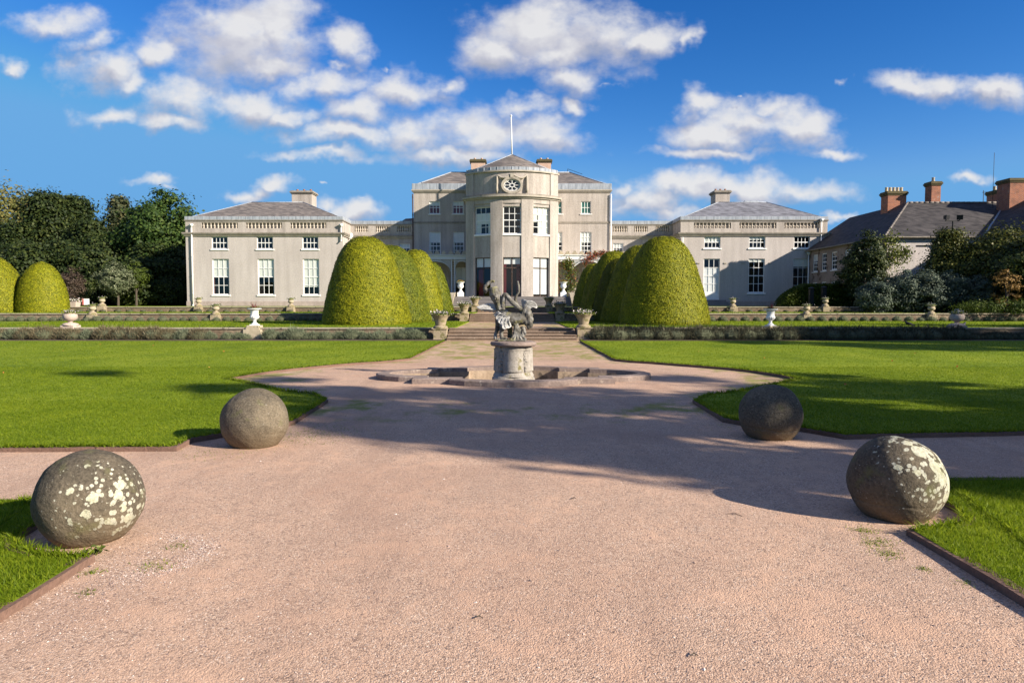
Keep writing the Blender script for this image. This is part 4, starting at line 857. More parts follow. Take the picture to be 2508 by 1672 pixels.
while x<24:
    s=rr.uniform(1.15,1.32) if x<19.5 else rr.uniform(.6,.9); 
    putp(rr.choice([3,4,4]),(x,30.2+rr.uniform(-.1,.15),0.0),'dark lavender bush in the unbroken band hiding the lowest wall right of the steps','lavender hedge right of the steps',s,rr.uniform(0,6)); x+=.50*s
pb=lav('lavender_mound',.33,.30,420,6,MT['lavender'],.07,.022); index_kids(pb); first=True
for sx in (-1,1):
    x=4.3
    while x<33:
        if not (sx<0 and False):
            s=rr.uniform(.85,1.2); lb='round lavender mound in the row along the middle terrace wall, %s of the yews'%('left' if sx<0 else 'right')
            put(pb,first,(sx*x,43.05,Z1),lb,'lavender mounds %s of the yews'%('left' if sx<0 else 'right'),s,rr.uniform(0,6)); first=False
        x+=rr.uniform(.60,.74)
ps=lav('lavender_mound',.30,.22,160,7,MT['lavdry'],.08,.035); index_kids(ps); first=True
for sx in (-1,1):
    x=4
    while x<40:
        put(ps,first,(sx*x,51.6,Z2),'low straggly lavender tuft below the upper terrace wall, %s half'%('left' if sx<0 else 'right'),'low tufts %s of the upper steps'%('left' if sx<0 else 'right'),rr.uniform(.8,1.3),rr.uniform(0,6)); first=False; x+=rr.uniform(.8,1.5)
# ================================================================ clipped yews
PROF=[(0,.985),(.05,1.0),(.12,.975),(.22,.935),(.42,.84),(.55,.765),(.687,.68),(.78,.605),(.847,.53),(.91,.435),(.953,.335),(.985,.2),(1,.0)]
PROF2=[(0,.98),(.06,1.0),(.2,.985),(.35,.94),(.5,.87),(.65,.76),(.78,.62),(.88,.46),(.95,.29),(1,0)]
def yew(x,y,z,r,h,label,seed,group,n=26000,prof=PROF,leaf=.06,mat='yew'):
    rng=np.random.default_rng(seed); root=T('clipped_yew',label,'topiary',(x,y,z),group)
    t=np.array([p[0] for p in prof]); q=np.array([p[1] for p in prof])
    K=72; M_=60; tt=1-np.linspace(1,0,M_)**1.6; V=[];F=[]
    def rad(T_,A): 
        rr=np.interp(T_,t,q); return rr*(1+.018*np.sin(A*3+seed)+.008*np.sin(A*5+T_*4+seed)+.003*np.sin(A*9-T_*13))
    for j in range(M_):
        for k in range(K):
            a=2*PI*k/K; R_=float(rad(tt[j],a))*r*.985; V.append((x+R_*math.cos(a),y+R_*math.sin(a),z+tt[j]*h*.99))
    mb=MB(); mb.v=V
    for j in range(M_-1):
        for k in range(K): k2=(k+1)%K; mb.f.append((j*K+k,j*K+k2,(j+1)*K+k2,(j+1)*K+k)); mb.m.append(0)
    mb.build('core',MT['yewcore'],root,True)
    # leafy skin: density proportional to area
    m_=n*3; T_=rng.uniform(0,1,m_); A=rng.uniform(0,2*PI,m_); R_=rad(T_,A); dr=(rad(np.minimum(T_+.02,1),A)-R_)/.02
    wgt=R_*np.sqrt(1+(dr*r/h)**2)+.02; s=rng.uniform(0,wgt.max(),m_)<wgt; T_,A,R_,dr=T_[s][:n],A[s][:n],R_[s][:n],dr[s][:n]; n2=len(T_)
    Nn=np.stack([np.cos(A),np.sin(A),-dr*r/h],1); Nn/=np.linalg.norm(Nn,axis=1,keepdims=True)
    lump=.006*np.sin(A*23+T_*31+seed)+.008*np.sin(T_*57+A*11); pits=(np.sin(A*17.3+T_*41)*np.sin(T_*29-A*13)>.93)*-.07
    P=np.stack([x+R_*r*np.cos(A),y+R_*r*np.sin(A),z+T_*h],1)+Nn*(lump+pits+rng.uniform(-.02,.025,n2))[:,None]
    D=Nn+rng.normal(size=(n2,3))*.75
    mb=MB(); Nf=Nn+rng.normal(size=(n2,3))*.20; mb.leaves(leaffaces(P,Nf,leaf*1.15,.7,rng=rng),4); k5=n2//14; mb.leaves(leafquads(P[:k5]+Nn[:k5]*.015,leaf,.45,A=D[:k5],rng=rng),4); mb.build('foliage',MT[mat],root); return root
G_='clipped golden yews flanking the central path'
yew(-7.75,36.9,Z1-.03,2.31,4.66,'largest golden clipped yew left of the path, in front of the left wing',1,G_,70000,leaf=.052)
yew(8.0,36.9,Z1-.03,2.38,4.66,'largest clipped yew right of the path, half in its own shade',2,G_,70000,leaf=.052)
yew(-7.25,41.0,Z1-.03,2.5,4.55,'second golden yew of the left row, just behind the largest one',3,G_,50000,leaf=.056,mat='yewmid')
yew(7.55,40.3,Z1-.03,2.35,4.5,'second yew of the right row, a dark slope behind the largest right one',4,G_,50000,leaf=.056)
yew(-6.46,47.0,Z2-.03,1.85,4.30,'third golden yew of the left row, narrower, with a flat lit top',5,G_,36000,leaf=.062)
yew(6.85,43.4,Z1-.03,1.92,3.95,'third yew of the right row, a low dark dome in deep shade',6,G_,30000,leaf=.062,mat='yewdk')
yew(7.0,47.6,Z2-.03,2.02,4.25,'fourth yew of the right row, tall with a sunlit yellow top',11,G_,30000,leaf=.062)
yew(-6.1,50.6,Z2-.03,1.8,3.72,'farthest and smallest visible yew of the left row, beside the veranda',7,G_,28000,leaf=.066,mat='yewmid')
yew(6.75,50.6,Z2-.03,1.85,3.7,'fifth yew of the right row, mostly hidden by the taller fourth',8,G_,20000,leaf=.066)
yew(6.5,54.3,Z3-.03,1.75,3.4,'farthest yew of the right row, next to the veranda climber',12,G_,16000,leaf=.07)
G_='rounded yews at far left'
yew(-33.25,49.3,Z2-.03,1.63,3.62,'rounded dome-shaped yew before the woods, second from the left edge',9,G_,30000,PROF2,.06,'yew')
yew(-36.6,49.0,Z2-.03,2.15,4.05,'rounded yew cut off by the left edge of the view',10,G_,30000,PROF2,.06,'yew')
# birds on the right terrace, fallen leaves
def crow(x,y,z,rz,label,s=1):
    root=T('crow',label,'bird',(0,0,0),'crows on the terrace lawn'); mb=MB()
    mb.sweep([(-.20,0,.06),(-.10,0,.10),(0,0,.13),(.09,0,.17),(.13,0,.22),(.16,0,.235)],[.02,.055,.075,.06,.04,.032],10)
    mb.sweep([(.17,0,.235),(.215,0,.228),(.24,0,.22)],[.018,.012,.003],6); mb.sweep([(-.10,0,.10),(-.22,0,.055),(-.28,0,.04)],[.04,.03,.02],8,flat=.4)
    for sy in (-.03,.03): mb.tube((.0,sy,.08),(.01,sy,0),.008,5)
    mb.build('body',MT['black'],root,True); root.location=(x,y,z); root.rotation_euler=(0,0,rz); root.scale=(s,s,s)
crow(19.2,33.6,Z1,2.6,'black crow standing on the terrace lawn left of the dark stone bowl'); crow(21.2,32.6,Z1,.4,'black crow pecking on the lawn just right of the dark stone bowl',.9)
n=30; X=RNG.uniform(-1,1,n)*16; Y=RNG.uniform(8,28,n); s=(np.abs(X)>3.2)&(np.abs(X)<.74*Y)&(inpoly(X,Y,LL)|inpoly(X,Y,LR)); P=np.stack([X[s],Y[s],np.full(s.sum(),ZL+.04)],1)
mb=MB(); mb.leaves(leafquads(P,.055,.7),4); tag(mb.build('fallen_leaves',MT['orangeflower']),kind='stuff')
# twigs on the gravel
for (u,v,l,a,lb) in ((1800,1262,.11,-.6,'small dark twig lying on the gravel before the white-spotted ball'),(1172,1515,.045,.1,'tiny dark twig on the foreground gravel, left of the centre'),(1405,1222,.05,.5,'dark crumb of leaf on the gravel in the middle foreground'),(1700,1608,.04,.2,'dark twig fragment on the gravel at lower right')):
    a_=(u-1254)/FPX; b_=(836-v)/FPX; t=-CH/(-sP+b_*cP); x,y=a_*t,t*(cP+b_*sP)
    mb=MB(); mb.sweep([(x-l/2*math.cos(a),y-l/2*math.sin(a),.006),(x,y+.01,.012),(x+l/2*math.cos(a),y+l/2*math.sin(a),.005)],[.002,.003,.002],6)
    mb.sweep([(x,y+.01,.01),(x+l*.2,y+.03,.012)],[.003,.002],5,0,1)
    tag(mb.build('twig',MT['bark'],origin=(x,y,0)),lb,'twig')
# ================================================================ walls with real openings
def wall(mb,F,W_,zb,zt,ops,rev=.16,deep=.75,mi=0,md=1,back=True,a0=0.0):
    xs=sorted({a0,W_,*[o[0] for o in ops],*[o[1] for o in ops]}); zs=sorted({zb,zt,*[o[2] for o in ops],*[o[3] for o in ops]})
    for i in range(len(xs)-1):
        for j in range(len(zs)-1):
            cx,cz=(xs[i]+xs[i+1])/2,(zs[j]+zs[j+1])/2
            if any(o[0]<cx<o[1] and o[2]<cz<o[3] for o in ops): continue
            mb.quad(F.p(xs[i],0,zs[j]),F.p(xs[i+1],0,zs[j]),F.p(xs[i+1],0,zs[j+1]),F.p(xs[i],0,zs[j+1]),mi)
    for o in ops:
        a,b,c,d=o[:4]
        for (p,q) in (((a,c),(a,d)),((b,d),(b,c)),((a,d),(b,d)),((b,c),(a,c))):
            mb.quad(F.p(p[0],0,p[1]),F.p(q[0],0,q[1]),F.p(q[0],rev,q[1]),F.p(p[0],rev,p[1]),mi)
            if back: mb.quad(F.p(p[0],rev,p[1]),F.p(q[0],rev,q[1]),F.p(q[0],deep,q[1]),F.p(p[0],deep,p[1]),md)
        D=deep if back else rev
        mb.quad(F.p(a,D,c),F.p(b,D,c),F.p(b,D,d),F.p(a,D,d),md if back else mi)
def window(root,F,a0,a1,z0,z1,cols,rows,blinds=(),sill=.12,rec=.13,fw=.085,bar=.045,fmat='white',thick=(),sillm='white',sash=True):
    mb=MB(); d0,d1=rec,rec+.042
    mb.fbox(F,a0,a0+fw,d0,d1,z0,z1); mb.fbox(F,a1-fw,a1,d0,d1,z0,z1); mb.fbox(F,a0+fw,a1-fw,d0,d1,z0,z0+fw*1.2); mb.fbox(F,a0+fw,a1-fw,d0,d1,z1-fw,z1)
    ia0,ia1,iz0,iz1=a0+fw,a1-fw,z0+fw*1.2,z1-fw
    for k in range(1,cols): x=ia0+(ia1-ia0)*k/cols; mb.fbox(F,x-bar/2,x+bar/2,d0+.008,d1-.01,iz0,iz1)
    for k in range(1,rows):
        z=iz0+(iz1-iz0)*k/rows; b=bar*1.7 if (sash and rows%2==0 and k==rows//2) else bar
        mb.fbox(F,ia0,ia1,d0+.012,d1-.012,z-b/2,z+b/2)
    w=mb.build('window',MT[fmat],root)
    g=MB(); p=F.p; dd=(d0+d1)/2; g.quad(p(ia0,dd,iz0),p(ia1,dd,iz0),p(ia1,dd,iz1),p(ia0,dd,iz1)); g.build('pane',MT['glass'],w)
    if sill:
        s=MB(); s.fbox(F,a0-.12,a1+.12,-.09,rec-.002,z0-sill,z0-.003); s.build('sill',MT[sillm],w,bevel=.012)
    for bl in blinds:
        f0,f1,mt=bl[:3]; s0,s1=(bl[3],bl[4]) if len(bl)>3 else (0,1)
        q=MB(); zt=z1-(z1-z0)*f0; zb=z1-(z1-z0)*f1; aa,ab=a0+(a1-a0)*s0+.02,a0+(a1-a0)*s1-.02; n=12 if mt in('redcurtain','blind') and len(bl)>3 else 1
        for k in range(n):
            x0=aa+(ab-aa)*k/n; x1=aa+(ab-aa)*(k+1)/n; e0=.03*(k%2) if n>1 else 0; e1=.03*((k+1)%2) if n>1 else 0
            q.quad(p(x0,d1+.03+e0,zb),p(x1,d1+.03+e1,zb),p(x1,d1+.03+e1,zt),p(x0,d1+.03+e0,zt))
        q.build('curtain' if n>1 else 'blind',MT[mt],w)
    return w
def cornice(name,root,F,a0,a1,z0,z1,proud,mat,mat2=None,ends=(1,1)):
    mb=MB(); h=z1-z0; e0=proud*ends[0]; e1=proud*ends[1]
    mb.fbox(F,a0-e0*.45,a1+e1*.45,-proud*.45,.28,z0,z0+h*.38,0); mb.fbox(F,a0-e0*.8,a1+e1*.8,-proud*.8,.28,z0+h*.381,z0+h*.62,0); mb.fbox(F,a0-e0,a1+e1,-proud,.28,z0+h*.621,z1,1)
    return mb.build(name,[MT[mat],MT[mat2 or mat]],root,bevel=.012)
def hip(mb,x0,x1,y0,y1,z,rx0,rx1,ry,rz,m=0):
    A,B_,C,D=(x0,y0,z),(x1,y0,z),(x1,y1,z),(x0,y1,z); P,Q=(rx0,ry,rz),(rx1,ry,rz)
    mb.quad(A,B_,Q,P,m); mb.tri(B_,C,Q,m); mb.quad(C,D,P,Q,m); mb.tri(D,A,P,m); return A,B_,C,D,P,Q
def ridges(root,pts,r=.05,mat='lead'):
    mb=MB()
    for a,b in pts: mb.tube(a,b,r,6)
    mb.build('ridge',MT[mat],root,True)
def chimney(root,x0,x1,y0,y1,z0,z1,body,cap,pots,potmat='pot',capr=.14,ph=.35,name='chimney'):
    mb=MB(); mb.box(x0,x1,y0,y1,z0,z1-.38,0); mb.box(x0-capr*.5,x1+capr*.5,y0-capr*.5,y1+capr*.5,z1-.379,z1-.26,1); mb.box(x0-capr,x1+capr,y0-capr,y1+capr,z1-.259,z1-.10,1); mb.box(x0-capr*.6,x1+capr*.6,y0-capr*.6,y1+capr*.6,z1-.099,z1,1)
    c=mb.build(name,[MT[body],MT[cap]],root,bevel=.02)
    for i in range(pots):
        q=MB(); px=x0+(x1-x0)*(i+.5)/pots; q.lathe([(.13,z1-.02),(.14,z1+ph*.3),(.11,z1+ph*.75),(.14,z1+ph*.85),(.13,z1+ph),(.09,z1+ph)],12,(px,(y0+y1)/2+(.12 if i%2 else -.12)*0,0)); q.build('chimney_pot',MT[potmat],c,True)
    return c
def pipe(root,x,y,z0,z1,mat='white',r=.065,head=True):
    mb=MB(); mb.tube((x,y,z0),(x,y,z1),r,10)
    z=z0+1.2
    while z<z1-.3: mb.lathe([(r+.02,z),(r+.02,z+.06)],10,(x,y,0)); z+=1.9
    if head: mb.hexa([(x-.09,y-.1,z1),(x+.09,y-.1,z1),(x+.09,y+.08,z1),(x-.09,y+.08,z1),(x-.19,y-.18,z1+.28),(x+.19,y-.18,z1+.28),(x+.19,y+.1,z1+.28),(x-.19,y+.1,z1+.28)])
    mb.sweep([(x,y,z0+.1),(x,y-.06,z0),(x,y-.14,z0-.05)],[r,r,r],8,0,2); mb.build('downpipe',MT[mat],root,True)
BALM=None
def balusters(root,F,a0,a1,z0,z1,n,deep=.22):
    global BALM
    h=z1-z0; back=MB(); 
    fr_=MB(); fr_.fbox(F,a0,a1,.002,.10,z0,z0+h*.09); fr_.fbox(F,a0,a1,.002,.10,z1-h*.07,z1); b=fr_.build('balustrade',MT['render'],root)
    pr=[(.105,.09),(.105,.15),(.05,.2),(.075,.27),(.105,.38),(.10,.46),(.06,.60),(.045,.72),(.05,.80),(.085,.84),(.095,.93)]
    for k in range(n):
        a=a0+(a1-a0)*(k+.5)/n; c=F.p(a,.10,0); q=MB(); q.lathe([(r*.9,z0+h*t) for r,t in pr],10,(c[0],c[1],0),cap=False); q.build('baluster',MT['baluster'],b,True)
MAN=T('mansion','long cream rendered country house with central bow front, balustraded links and two hipped wings','house',(0,66,1.3))
# ---------------------------------------------------------------- wings and links
def wing_block(side):
    Yw=72.0; X=lambda u:(u-1254)*Yw/1702; z=lambda v:ZZ(v,Yw)
    if side<0: x0,x1=X(459),X(842); ups=[(522,561),(632,671.5),(743,782)]; los=[(522,563),(633,673),(743.5,783)]
    else: x0,x1=X(1664.5),X(2022); ups=[(1722,1762),(1831.5,1871.5),(1941,1980)]; los=[(1721.5,1761.5),(1831.5,1871),(1940,1979)]
    F=Fr(x0,Yw,1,0); W_=x1-x0; rel=lambda u:X(u)-x0
    vt,vb=(579.5,610) if side<0 else (578.5,608); wt,wb=(634,722) if side<0 else (633.5,717)
    U=[(rel(a),rel(b),z(vb),z(vt)) for a,b in ups]; Lo=[(rel(a),rel(b),z(wb),z(wt)) for a,b in los]
    if side>0: Lo[0]=(Lo[0][0],Lo[0][1],z(734),z(wt)); Lo[2]=(Lo[2][0],Lo[2][1],1.6,z(wt))
    mb=MB(); wall(mb,F,W_,1.0,z(577.5),U+Lo)
    Fs=Fr(x1,Yw,0,1); Fl=Fr(x0,88,0,-1); wall(mb,Fs,16,1.0,z(577.5),[]); wall(mb,Fl,16,1.0,z(577.5),[])
    mb.build('wall',[MT['render_wing'],MT['interior']],MAN)
    mb=MB(); mb.fbox(F,-.07,W_+.07,-.07,.0,1.0,z(737.5)); 
    if side<0: mb.fbox(Fs,.001,3.4,-.07,.0,1.0,z(737.5))
    else: mb.fbox(Fl,12.5,15.999,-.07,.0,1.0,z(737.5))
    mb.build('plinth',MT['plinth'],MAN,bevel=.02)
    # attic with balustrades
    z0,z1=z(569.5),z(541)
    gr=[(498.5,586.5),(606.5,694.5),(714.5,802)] if side<0 else [(1697,1787),(1807.5,1897.5),(1917,2003)]
    ba=[(rel(a),rel(b),z(560.5),z(544)) for a,b in gr]
    mb=MB(); wall(mb,F,W_,z0,z1,ba,rev=.26,back=False); wall(mb,Fs,16,z0,z1,[]); wall(mb,Fl,16,z0,z1,[]); mb.build('attic_wall',MT['render'],MAN)
    for b in ba: balusters(MAN,F,b[0],b[1],b[2],b[3],10)
    for fr,a0,a1,en in ((F,0,W_,(1,1)),)+(((Fs,.26,3.5,(0,0)),) if side<0 else ((Fl,12.5,15.74,(0,0)),)):
        cornice('cornice',MAN,fr,a0,a1,z(578),z(569.5),.30,'trim','trimdark',en)
    mb=MB(); mb.fbox(F,-.10,W_+.10,-.10,.4,z1+.002,z1+.10,0)
    mb.fbox(Fs,.401,16,-.10,.4,z1+.002,z1+.10,0); mb.fbox(Fl,0,15.599,-.10,.4,z1+.002,z1+.10,0); mb.build('coping',MT['trimdark'],MAN)
    mb=MB(); zl=z(530)
    mb.fbox(F,-.06,W_+.06,-.06,.5,z1+.103,zl); mb.fbox(Fs,.501,16,-.06,.5,z1+.103,zl); mb.fbox(Fl,0,15.499,-.06,.5,z1+.103,zl); mb.build('lead_parapet',MT['lead'],MAN,bevel=.03)
    # roof
    Yr=80; Xr=lambda u:(u-1254)*Yr/1702
    mb=MB(); r0,r1=(Xr(621),Xr(746)) if side<0 else (Xr(1755),Xr(1872)); zz=ZZ(495.5,Yr)
    A,B_,C,D,P,Q=hip(mb,x0+.35,x1-.35,Yw+.45,87.6,zl-.02,r0,r1,Yr,zz); mb.build('roof',MT['slate' if side<0 else 'slategrey'],MAN)
    ridges(MAN,[(A,P),(B_,Q),(P,Q),(C,Q),(D,P)],.05)
    cx=(719,768) if side<0 else (1748,1783); Yc=84; a,b=[(u-1254)*Yc/1702 for u in cx]
    chimney(MAN,a,b,Yc,Yc+2.0,12.0,ZZ(467 if side<0 else 466,Yc),'render','trimdark',3,'brick',.2,.3)
    # windows
    for i,o in enumerate(U):
        bl=[] if side<0 else ([(0,.5,'blind',0,.97)] if i==0 else [(0,.30,'blind')] if i==1 else [])
        window(MAN,F,*o[:4],4,2,bl,.13,.10,.08,.05)
    for i,o in enumerate(Lo):
        if side<0: window(MAN,F,*o[:4],3,4,[(0,(.5,.5,.78)[i],'blind')]+([(.5,1,'redcurtain',0,.12)] if i==0 else []),.14,.10,.09,.05)
        elif i==0:
            window(MAN,F,o[0],o[1],z(717),o[3],3,4,[(.25,1,'whiteblind')],0,.10,.09,.05)
            mb=MB(); mb.fbox(F,o[0],o[1],.10,.15,o[2],z(717)-.004); mb.fbox(F,o[0]+.1,o[1]-.1,.085,.10,o[2]+.1,z(717)-.1); mb.build('door_panel',MT['white'],MAN,bevel=.01)
        elif i==1: window(MAN,F,*o[:4],3,4,[(.0,.10,'blind'),],.16,.10,.09,.05)
        else: window(MAN,F,*o[:4],3,5,[(0,.18,'blind')],.0,.10,.07,.04)
    if side>0:
        mb=MB(); a=Lo[0]
        for k in range(3): mb.fbox(F,a[0]-.2-.12*k,a[1]+.6+.15*k,-.35*(k+1),-.35*k-.071,1.2,z(734)-.02-.19*k)
        mb.build('doorstep',MT['stepgrey'],MAN,bevel=.01)
        pipe(MAN,X(2005.5),Yw-.16,1.5,z(543)); pipe(MAN,X(1661)+.35,Yw-.14,5,8.4,r=.05,head=False)
        mb=MB(); xr=(1815-1254)*80.5/1702+1.2; mb.box(xr-1.1,xr+.5,80.2,80.8,zz-.05,zz+.22); mb.build('skylight',MT['lead'],MAN,bevel=.08)
        for u in (1709,1774,1818,1884):     # small stone brackets with rust streaks
            mb=MB(); c=rel(u); mb.fbox(F,c-.14,c+.14,-.07,.0,z(646),z(643)); mb.build('bracket',MT['trim'],MAN)
    else:
        pipe(MAN,X(475.5),Yw-.17,1.4,z(556)); pipe(MAN,x1-.12,Yw-.15,z(590),z(556),head=True)
        mb=MB(); mb.sweep([(x1+.15,Yw+2.2,z(580)),(x1+.35,Yw+2.2,z(572)),(x1+.30,Yw+2.2,z(566))],[.12,.22,.1],8); mb.build('lamp',MT['white'],MAN,True)
    return x0,x1
wl=wing_block(-1); wr=wing_block(1)
YL=75.5
for side in (-1,1):
    X=lambda u:(u-1254)*YL/1702; z=lambda v:ZZ(v,YL)
    x0,x1=(wl[1],-10.5) if side<0 else (10.5,wr[0]); F=Fr(x0,YL,1,0); W_=x1-x0; rel=lambda u:X(u)-x0
    ops=[(rel(980),rel(1005.5),z(619),z(596.5)),(rel(905),rel(930),z(619),z(596.5))] if side<0 else [(rel(1500.5),rel(1525.5),z(617),z(595.5)),(rel(1590),rel(1615),z(617),z(595.5))]
    mb=MB(); wall(mb,F,W_,1.0,z(584.5),ops); mb.build('wall',[MT['render'],MT['interior']],MAN)
    for o in ops: window(MAN,F,*o,3,2 if side<0 else 4,[(0,.45,'blind')],.1,.09,.07,.045)
    cornice('cornice',MAN,F,0.01,W_-.01,z(584.5),z(576.5),.26,'trim','trimdark',(0,0))
    gr=[(871,903.5),(922.5,955),(974,1007)] if side<0 else [(1501,1535),(1551,1584),(1604,1636)]
    ba=[(rel(a),rel(b),z(569.5),z(552.5)) for a,b in gr]
    mb=MB(); wall(mb,F,W_,z(576.5)+.002,z(551),ba,rev=.26,back=False); mb.build('attic_wall',MT['render'],MAN)
    for b in ba: balusters(MAN,F,*b,6)
    mb=MB(); mb.fbox(F,.005,W_-.005,-.08,.4,z(551)+.002,z(549)); mb.build('coping',MT['trimdark'],MAN)
    mb=MB(); mb.fbox(F,.006,W_-.006,-.05,.5,z(549)+.003,z(541)); mb.build('lead_parapet',MT['lead'],MAN)
    mb=MB(); e=x1 if side<0 else x0; xa,xb=sorted((e,e-side*-0+ (-2.4 if side<0 else 2.4)))
    mb.box(x0,x1,76.1,87,9.8,10.2); 
    if side<0: mb.hexa([(xa,77,10.2),(xb,77,10.2),(xb,82,10.2),(xa,82,10.2),(xa+.9,79,11.15),(xb,79,11.25),(xb,80,11.25),(xa+.9,80,11.15)])
    mb.build('roof',MT['slate'],MAN)
# ---------------------------------------------------------------- centre block
YC=75.0; X=lambda u:(u-1254)*YC/1702; z=lambda v:ZZ(v,YC)
BW=4.45
for side in (-1,1):
    x0,x1=(X(1015),-BW) if side<0 else (BW,X(1492)); F=Fr(x0,YC,1,0); W_=x1-x0; rel=lambda u:X(u)-x0
    up=[(1053,1079),(1109.5,1136)] if side<0 else [(1350,1376),(1422,1446)]
    lo=[(1051.8,1080),(1109.5,1137)] if side<0 else [(1350,1377),(1420.5,1448)]
    gd=[(1040,1066),(1114,1141)] if side<0 else [(1368,1392),(1425,1450)]
    U=[(rel(a),rel(b),z(524),z(493)) for a,b in up]; L_=[(rel(a),rel(b),z(637),z(568)) for a,b in lo]; G2=[(rel(a),rel(b),2.25,z(655)) for a,b in gd]
    mb=MB(); wall(mb,F,W_,1.0,z(472),U+L_+G2)
    xo=x0 if side<0 else x1; Fo=Fr(xo,88,0,-1) if side<0 else Fr(xo,YC,0,1); wall(mb,Fo,13,1,z(472),[]); mb.build('wall',[MT['render'],MT['interior']],MAN)
    for o in U: window(MAN,F,*o,3,2,[(0,1,'greenblind' if side>0 else 'blind')] if side>0 else [(0,.35,'blind'),(.35,1,'redcurtain')],.1,.09,.075,.05,sash=False)
    for o in L_: window(MAN,F,*o,3,6 if side<0 else 6,[(0,.38,'whiteblind' if side<0 else 'blind')]+([(.38,.75,'blind',0,.2)]),.1,.09,.075,.045)
    for i,o in enumerate(G2): window(MAN,F,*o,2,2,[(0,.45,'blind')],0,.1,.07,.05)
    mb=MB(); mb.fbox(F,-.02 if side<0 else 0,W_+(0 if side<0 else .02),-.06,0,z(547),z(543)); mb.build('string_course',MT['trimdark'],MAN)
    cornice('cornice',MAN,F,0,W_,z(472),z(465),.22,'trim','trim',(1,0) if side<0 else (0,1))
    mb=MB(); a0,a1=(-.16,W_) if side<0 else (0,W_+.16); mb.fbox(F,a0,a1,-.16,.5,z(465)+.002,z(450)); 
    Fo2=Fo; mb.fbox(Fo,0,12.49,-.16,.5,z(465)+.002,z(450)) if side<0 else mb.fbox(Fo,.501,13,-.16,.5,z(465)+.002,z(450)); mb.build('lead_parapet',MT['lead'],MAN,bevel=.03)
    pipe(MAN,x0-.08 if side<0 else x1+.1,YC-.14,2.2,z(476),'darkframe' if side<0 else 'white',head=False)
mb=MB(); Yr=81.5; A,B_,C,D,P,Q=hip(mb,X(1015)+.3,X(1492)-.3,YC+.3,88,z(450)-.02,(1106-1254)*Yr/1702,(1393-1254)*Yr/1702,Yr,ZZ(422.5,Yr)); mb.build('roof',MT['slate'],MAN)
ridges(MAN,[(A,P),(B_,Q),(P,Q)],.08)
mb=MB(); zt=ZZ(414,Yr); mb.tube((Q[0]-.2,Yr,Q[2]),(Q[0]-.2,Yr,zt),.03,5); mb.tube((Q[0]-.2,Yr,zt),(Q[0]+1.5,Yr,Q[2]-.2),.025,5); mb.build('aerial',MT['black'],MAN)
for u0,u1 in ((1155,1189),(1316,1348)): a,b=[(u-1254)*81/1702 for u in (u0,u1)]; chimney(MAN,a,b,80.6,82.2,15.5,ZZ(390,80.6),'pinkrender','lichencap',2,'pinkrender',.16,.28)
# bow
RB,CYB=5.93,72.43; TE=math.asin(BW/RB)
def bow(mb,r,t0,t1,z0,z1,n,m=0,rin=None,caps=True):
    rin=rin or r-.3
    for k in range(n):
        a,b=t0+(t1-t0)*k/n,t0+(t1-t0)*(k+1)/n; P_=lambda t,q:(q*math.sin(t),CYB-q*math.cos(t))
        p1,p2,p3,p4=P_(a,r),P_(b,r),P_(b,rin),P_(a,rin)
        mb.quad((*p1,z0),(*p2,z0),(*p2,z1),(*p1,z1),m); mb.quad((*p1,z1),(*p2,z1),(*p3,z1),(*p4,z1),m); mb.quad((*p4,z0),(*p3,z0),(*p2,z0),(*p1,z0),m)
        if caps and k==0: mb.quad((*p4,z0),(*p1,z0),(*p1,z1),(*p4,z1),m)
        if caps and k==n-1: mb.quad((*p2,z0),(*p3,z0),(*p3,z1),(*p2,z1),m)
zb_=lambda v,Y=67.0: ZZ(v,Y)
ZC0,ZC1=11.55,11.95
d=math.radians; wins=[(-37.6,-19.9),(-8.6,8.6),(19.9,37.6)]; ups=(zb_(573.5),zb_(506.5)); gs=(2.22,zb_(630.5))
mb=MB(); frames=[]
for t0,t1 in wins:
    a=(RB*math.sin(d(t0)),CYB-RB*math.cos(d(t0))); b=(RB*math.sin(d(t1)),CYB-RB*math.cos(d(t1)))
    F=Fr(a[0],a[1],b[0]-a[0],b[1]-a[1]); L_=math.hypot(b[0]-a[0],b[1]-a[1]); ms_=.04
    wall(mb,F,L_,1.5,ZC0,[(ms_,L_-ms_,*ups),(ms_,L_-ms_,*gs)],rev=.2,deep=.9); frames.append((F,L_))
for t0,t1,n in ((-d(37.6)-0,0,0),):
    pass
for s0,s1 in ((-math.degrees(TE),-37.6),(-19.9,-8.6),(8.6,19.9),(37.6,math.degrees(TE))): bow(mb,RB+.10,d(s0),d(s1),1.5,ZC0,5)
for sx in (-1,1): 
    y0=CYB-RB*math.cos(TE); mb.quad((sx*BW,y0,1.5),(sx*BW,YC,1.5),(sx*BW,YC,ZC0),(sx*BW,y0,ZC0))
bow_=mb.build('bow_front',[MT['render'],MT['interior']],MAN)
mb=MB()
for t0,t1 in wins: bow(mb,RB+.05,d(t0),d(t1),zb_(499)+.0,ZC0-.001,4)
mb.build('lintel_band',MT['render'],bow_)
mb=MB(); bow(mb,RB+.20,-TE-.02,TE+.02,ZC0,ZC0+.15,30,0); bow(mb,RB+.38,-TE-.03,TE+.03,ZC0+.151,ZC0+.30,30,0); bow(mb,RB+.30,-TE-.03,TE+.03,ZC0+.301,ZC1+.02,30,1)
for sx in (-1,1): a,b=sorted((sx*(BW-.1),sx*(BW+.35))); mb.box(a,b,CYB-RB*math.cos(TE)-.05,YC,ZC0+.1,ZC0+.31)
mb.build('cornice',[MT['trim'],MT['trimdark']],bow_)
ZD1=zb_(427,68); mb=MB(); bow(mb,RB-.02,-TE,TE,ZC1+.0,ZD1,40)
for sx in (-1,1): a,b=sorted((sx*(BW-.4),sx*BW)); mb.box(a,b,CYB-RB*math.cos(TE)+.1,YC+.2,ZC1,ZD1)
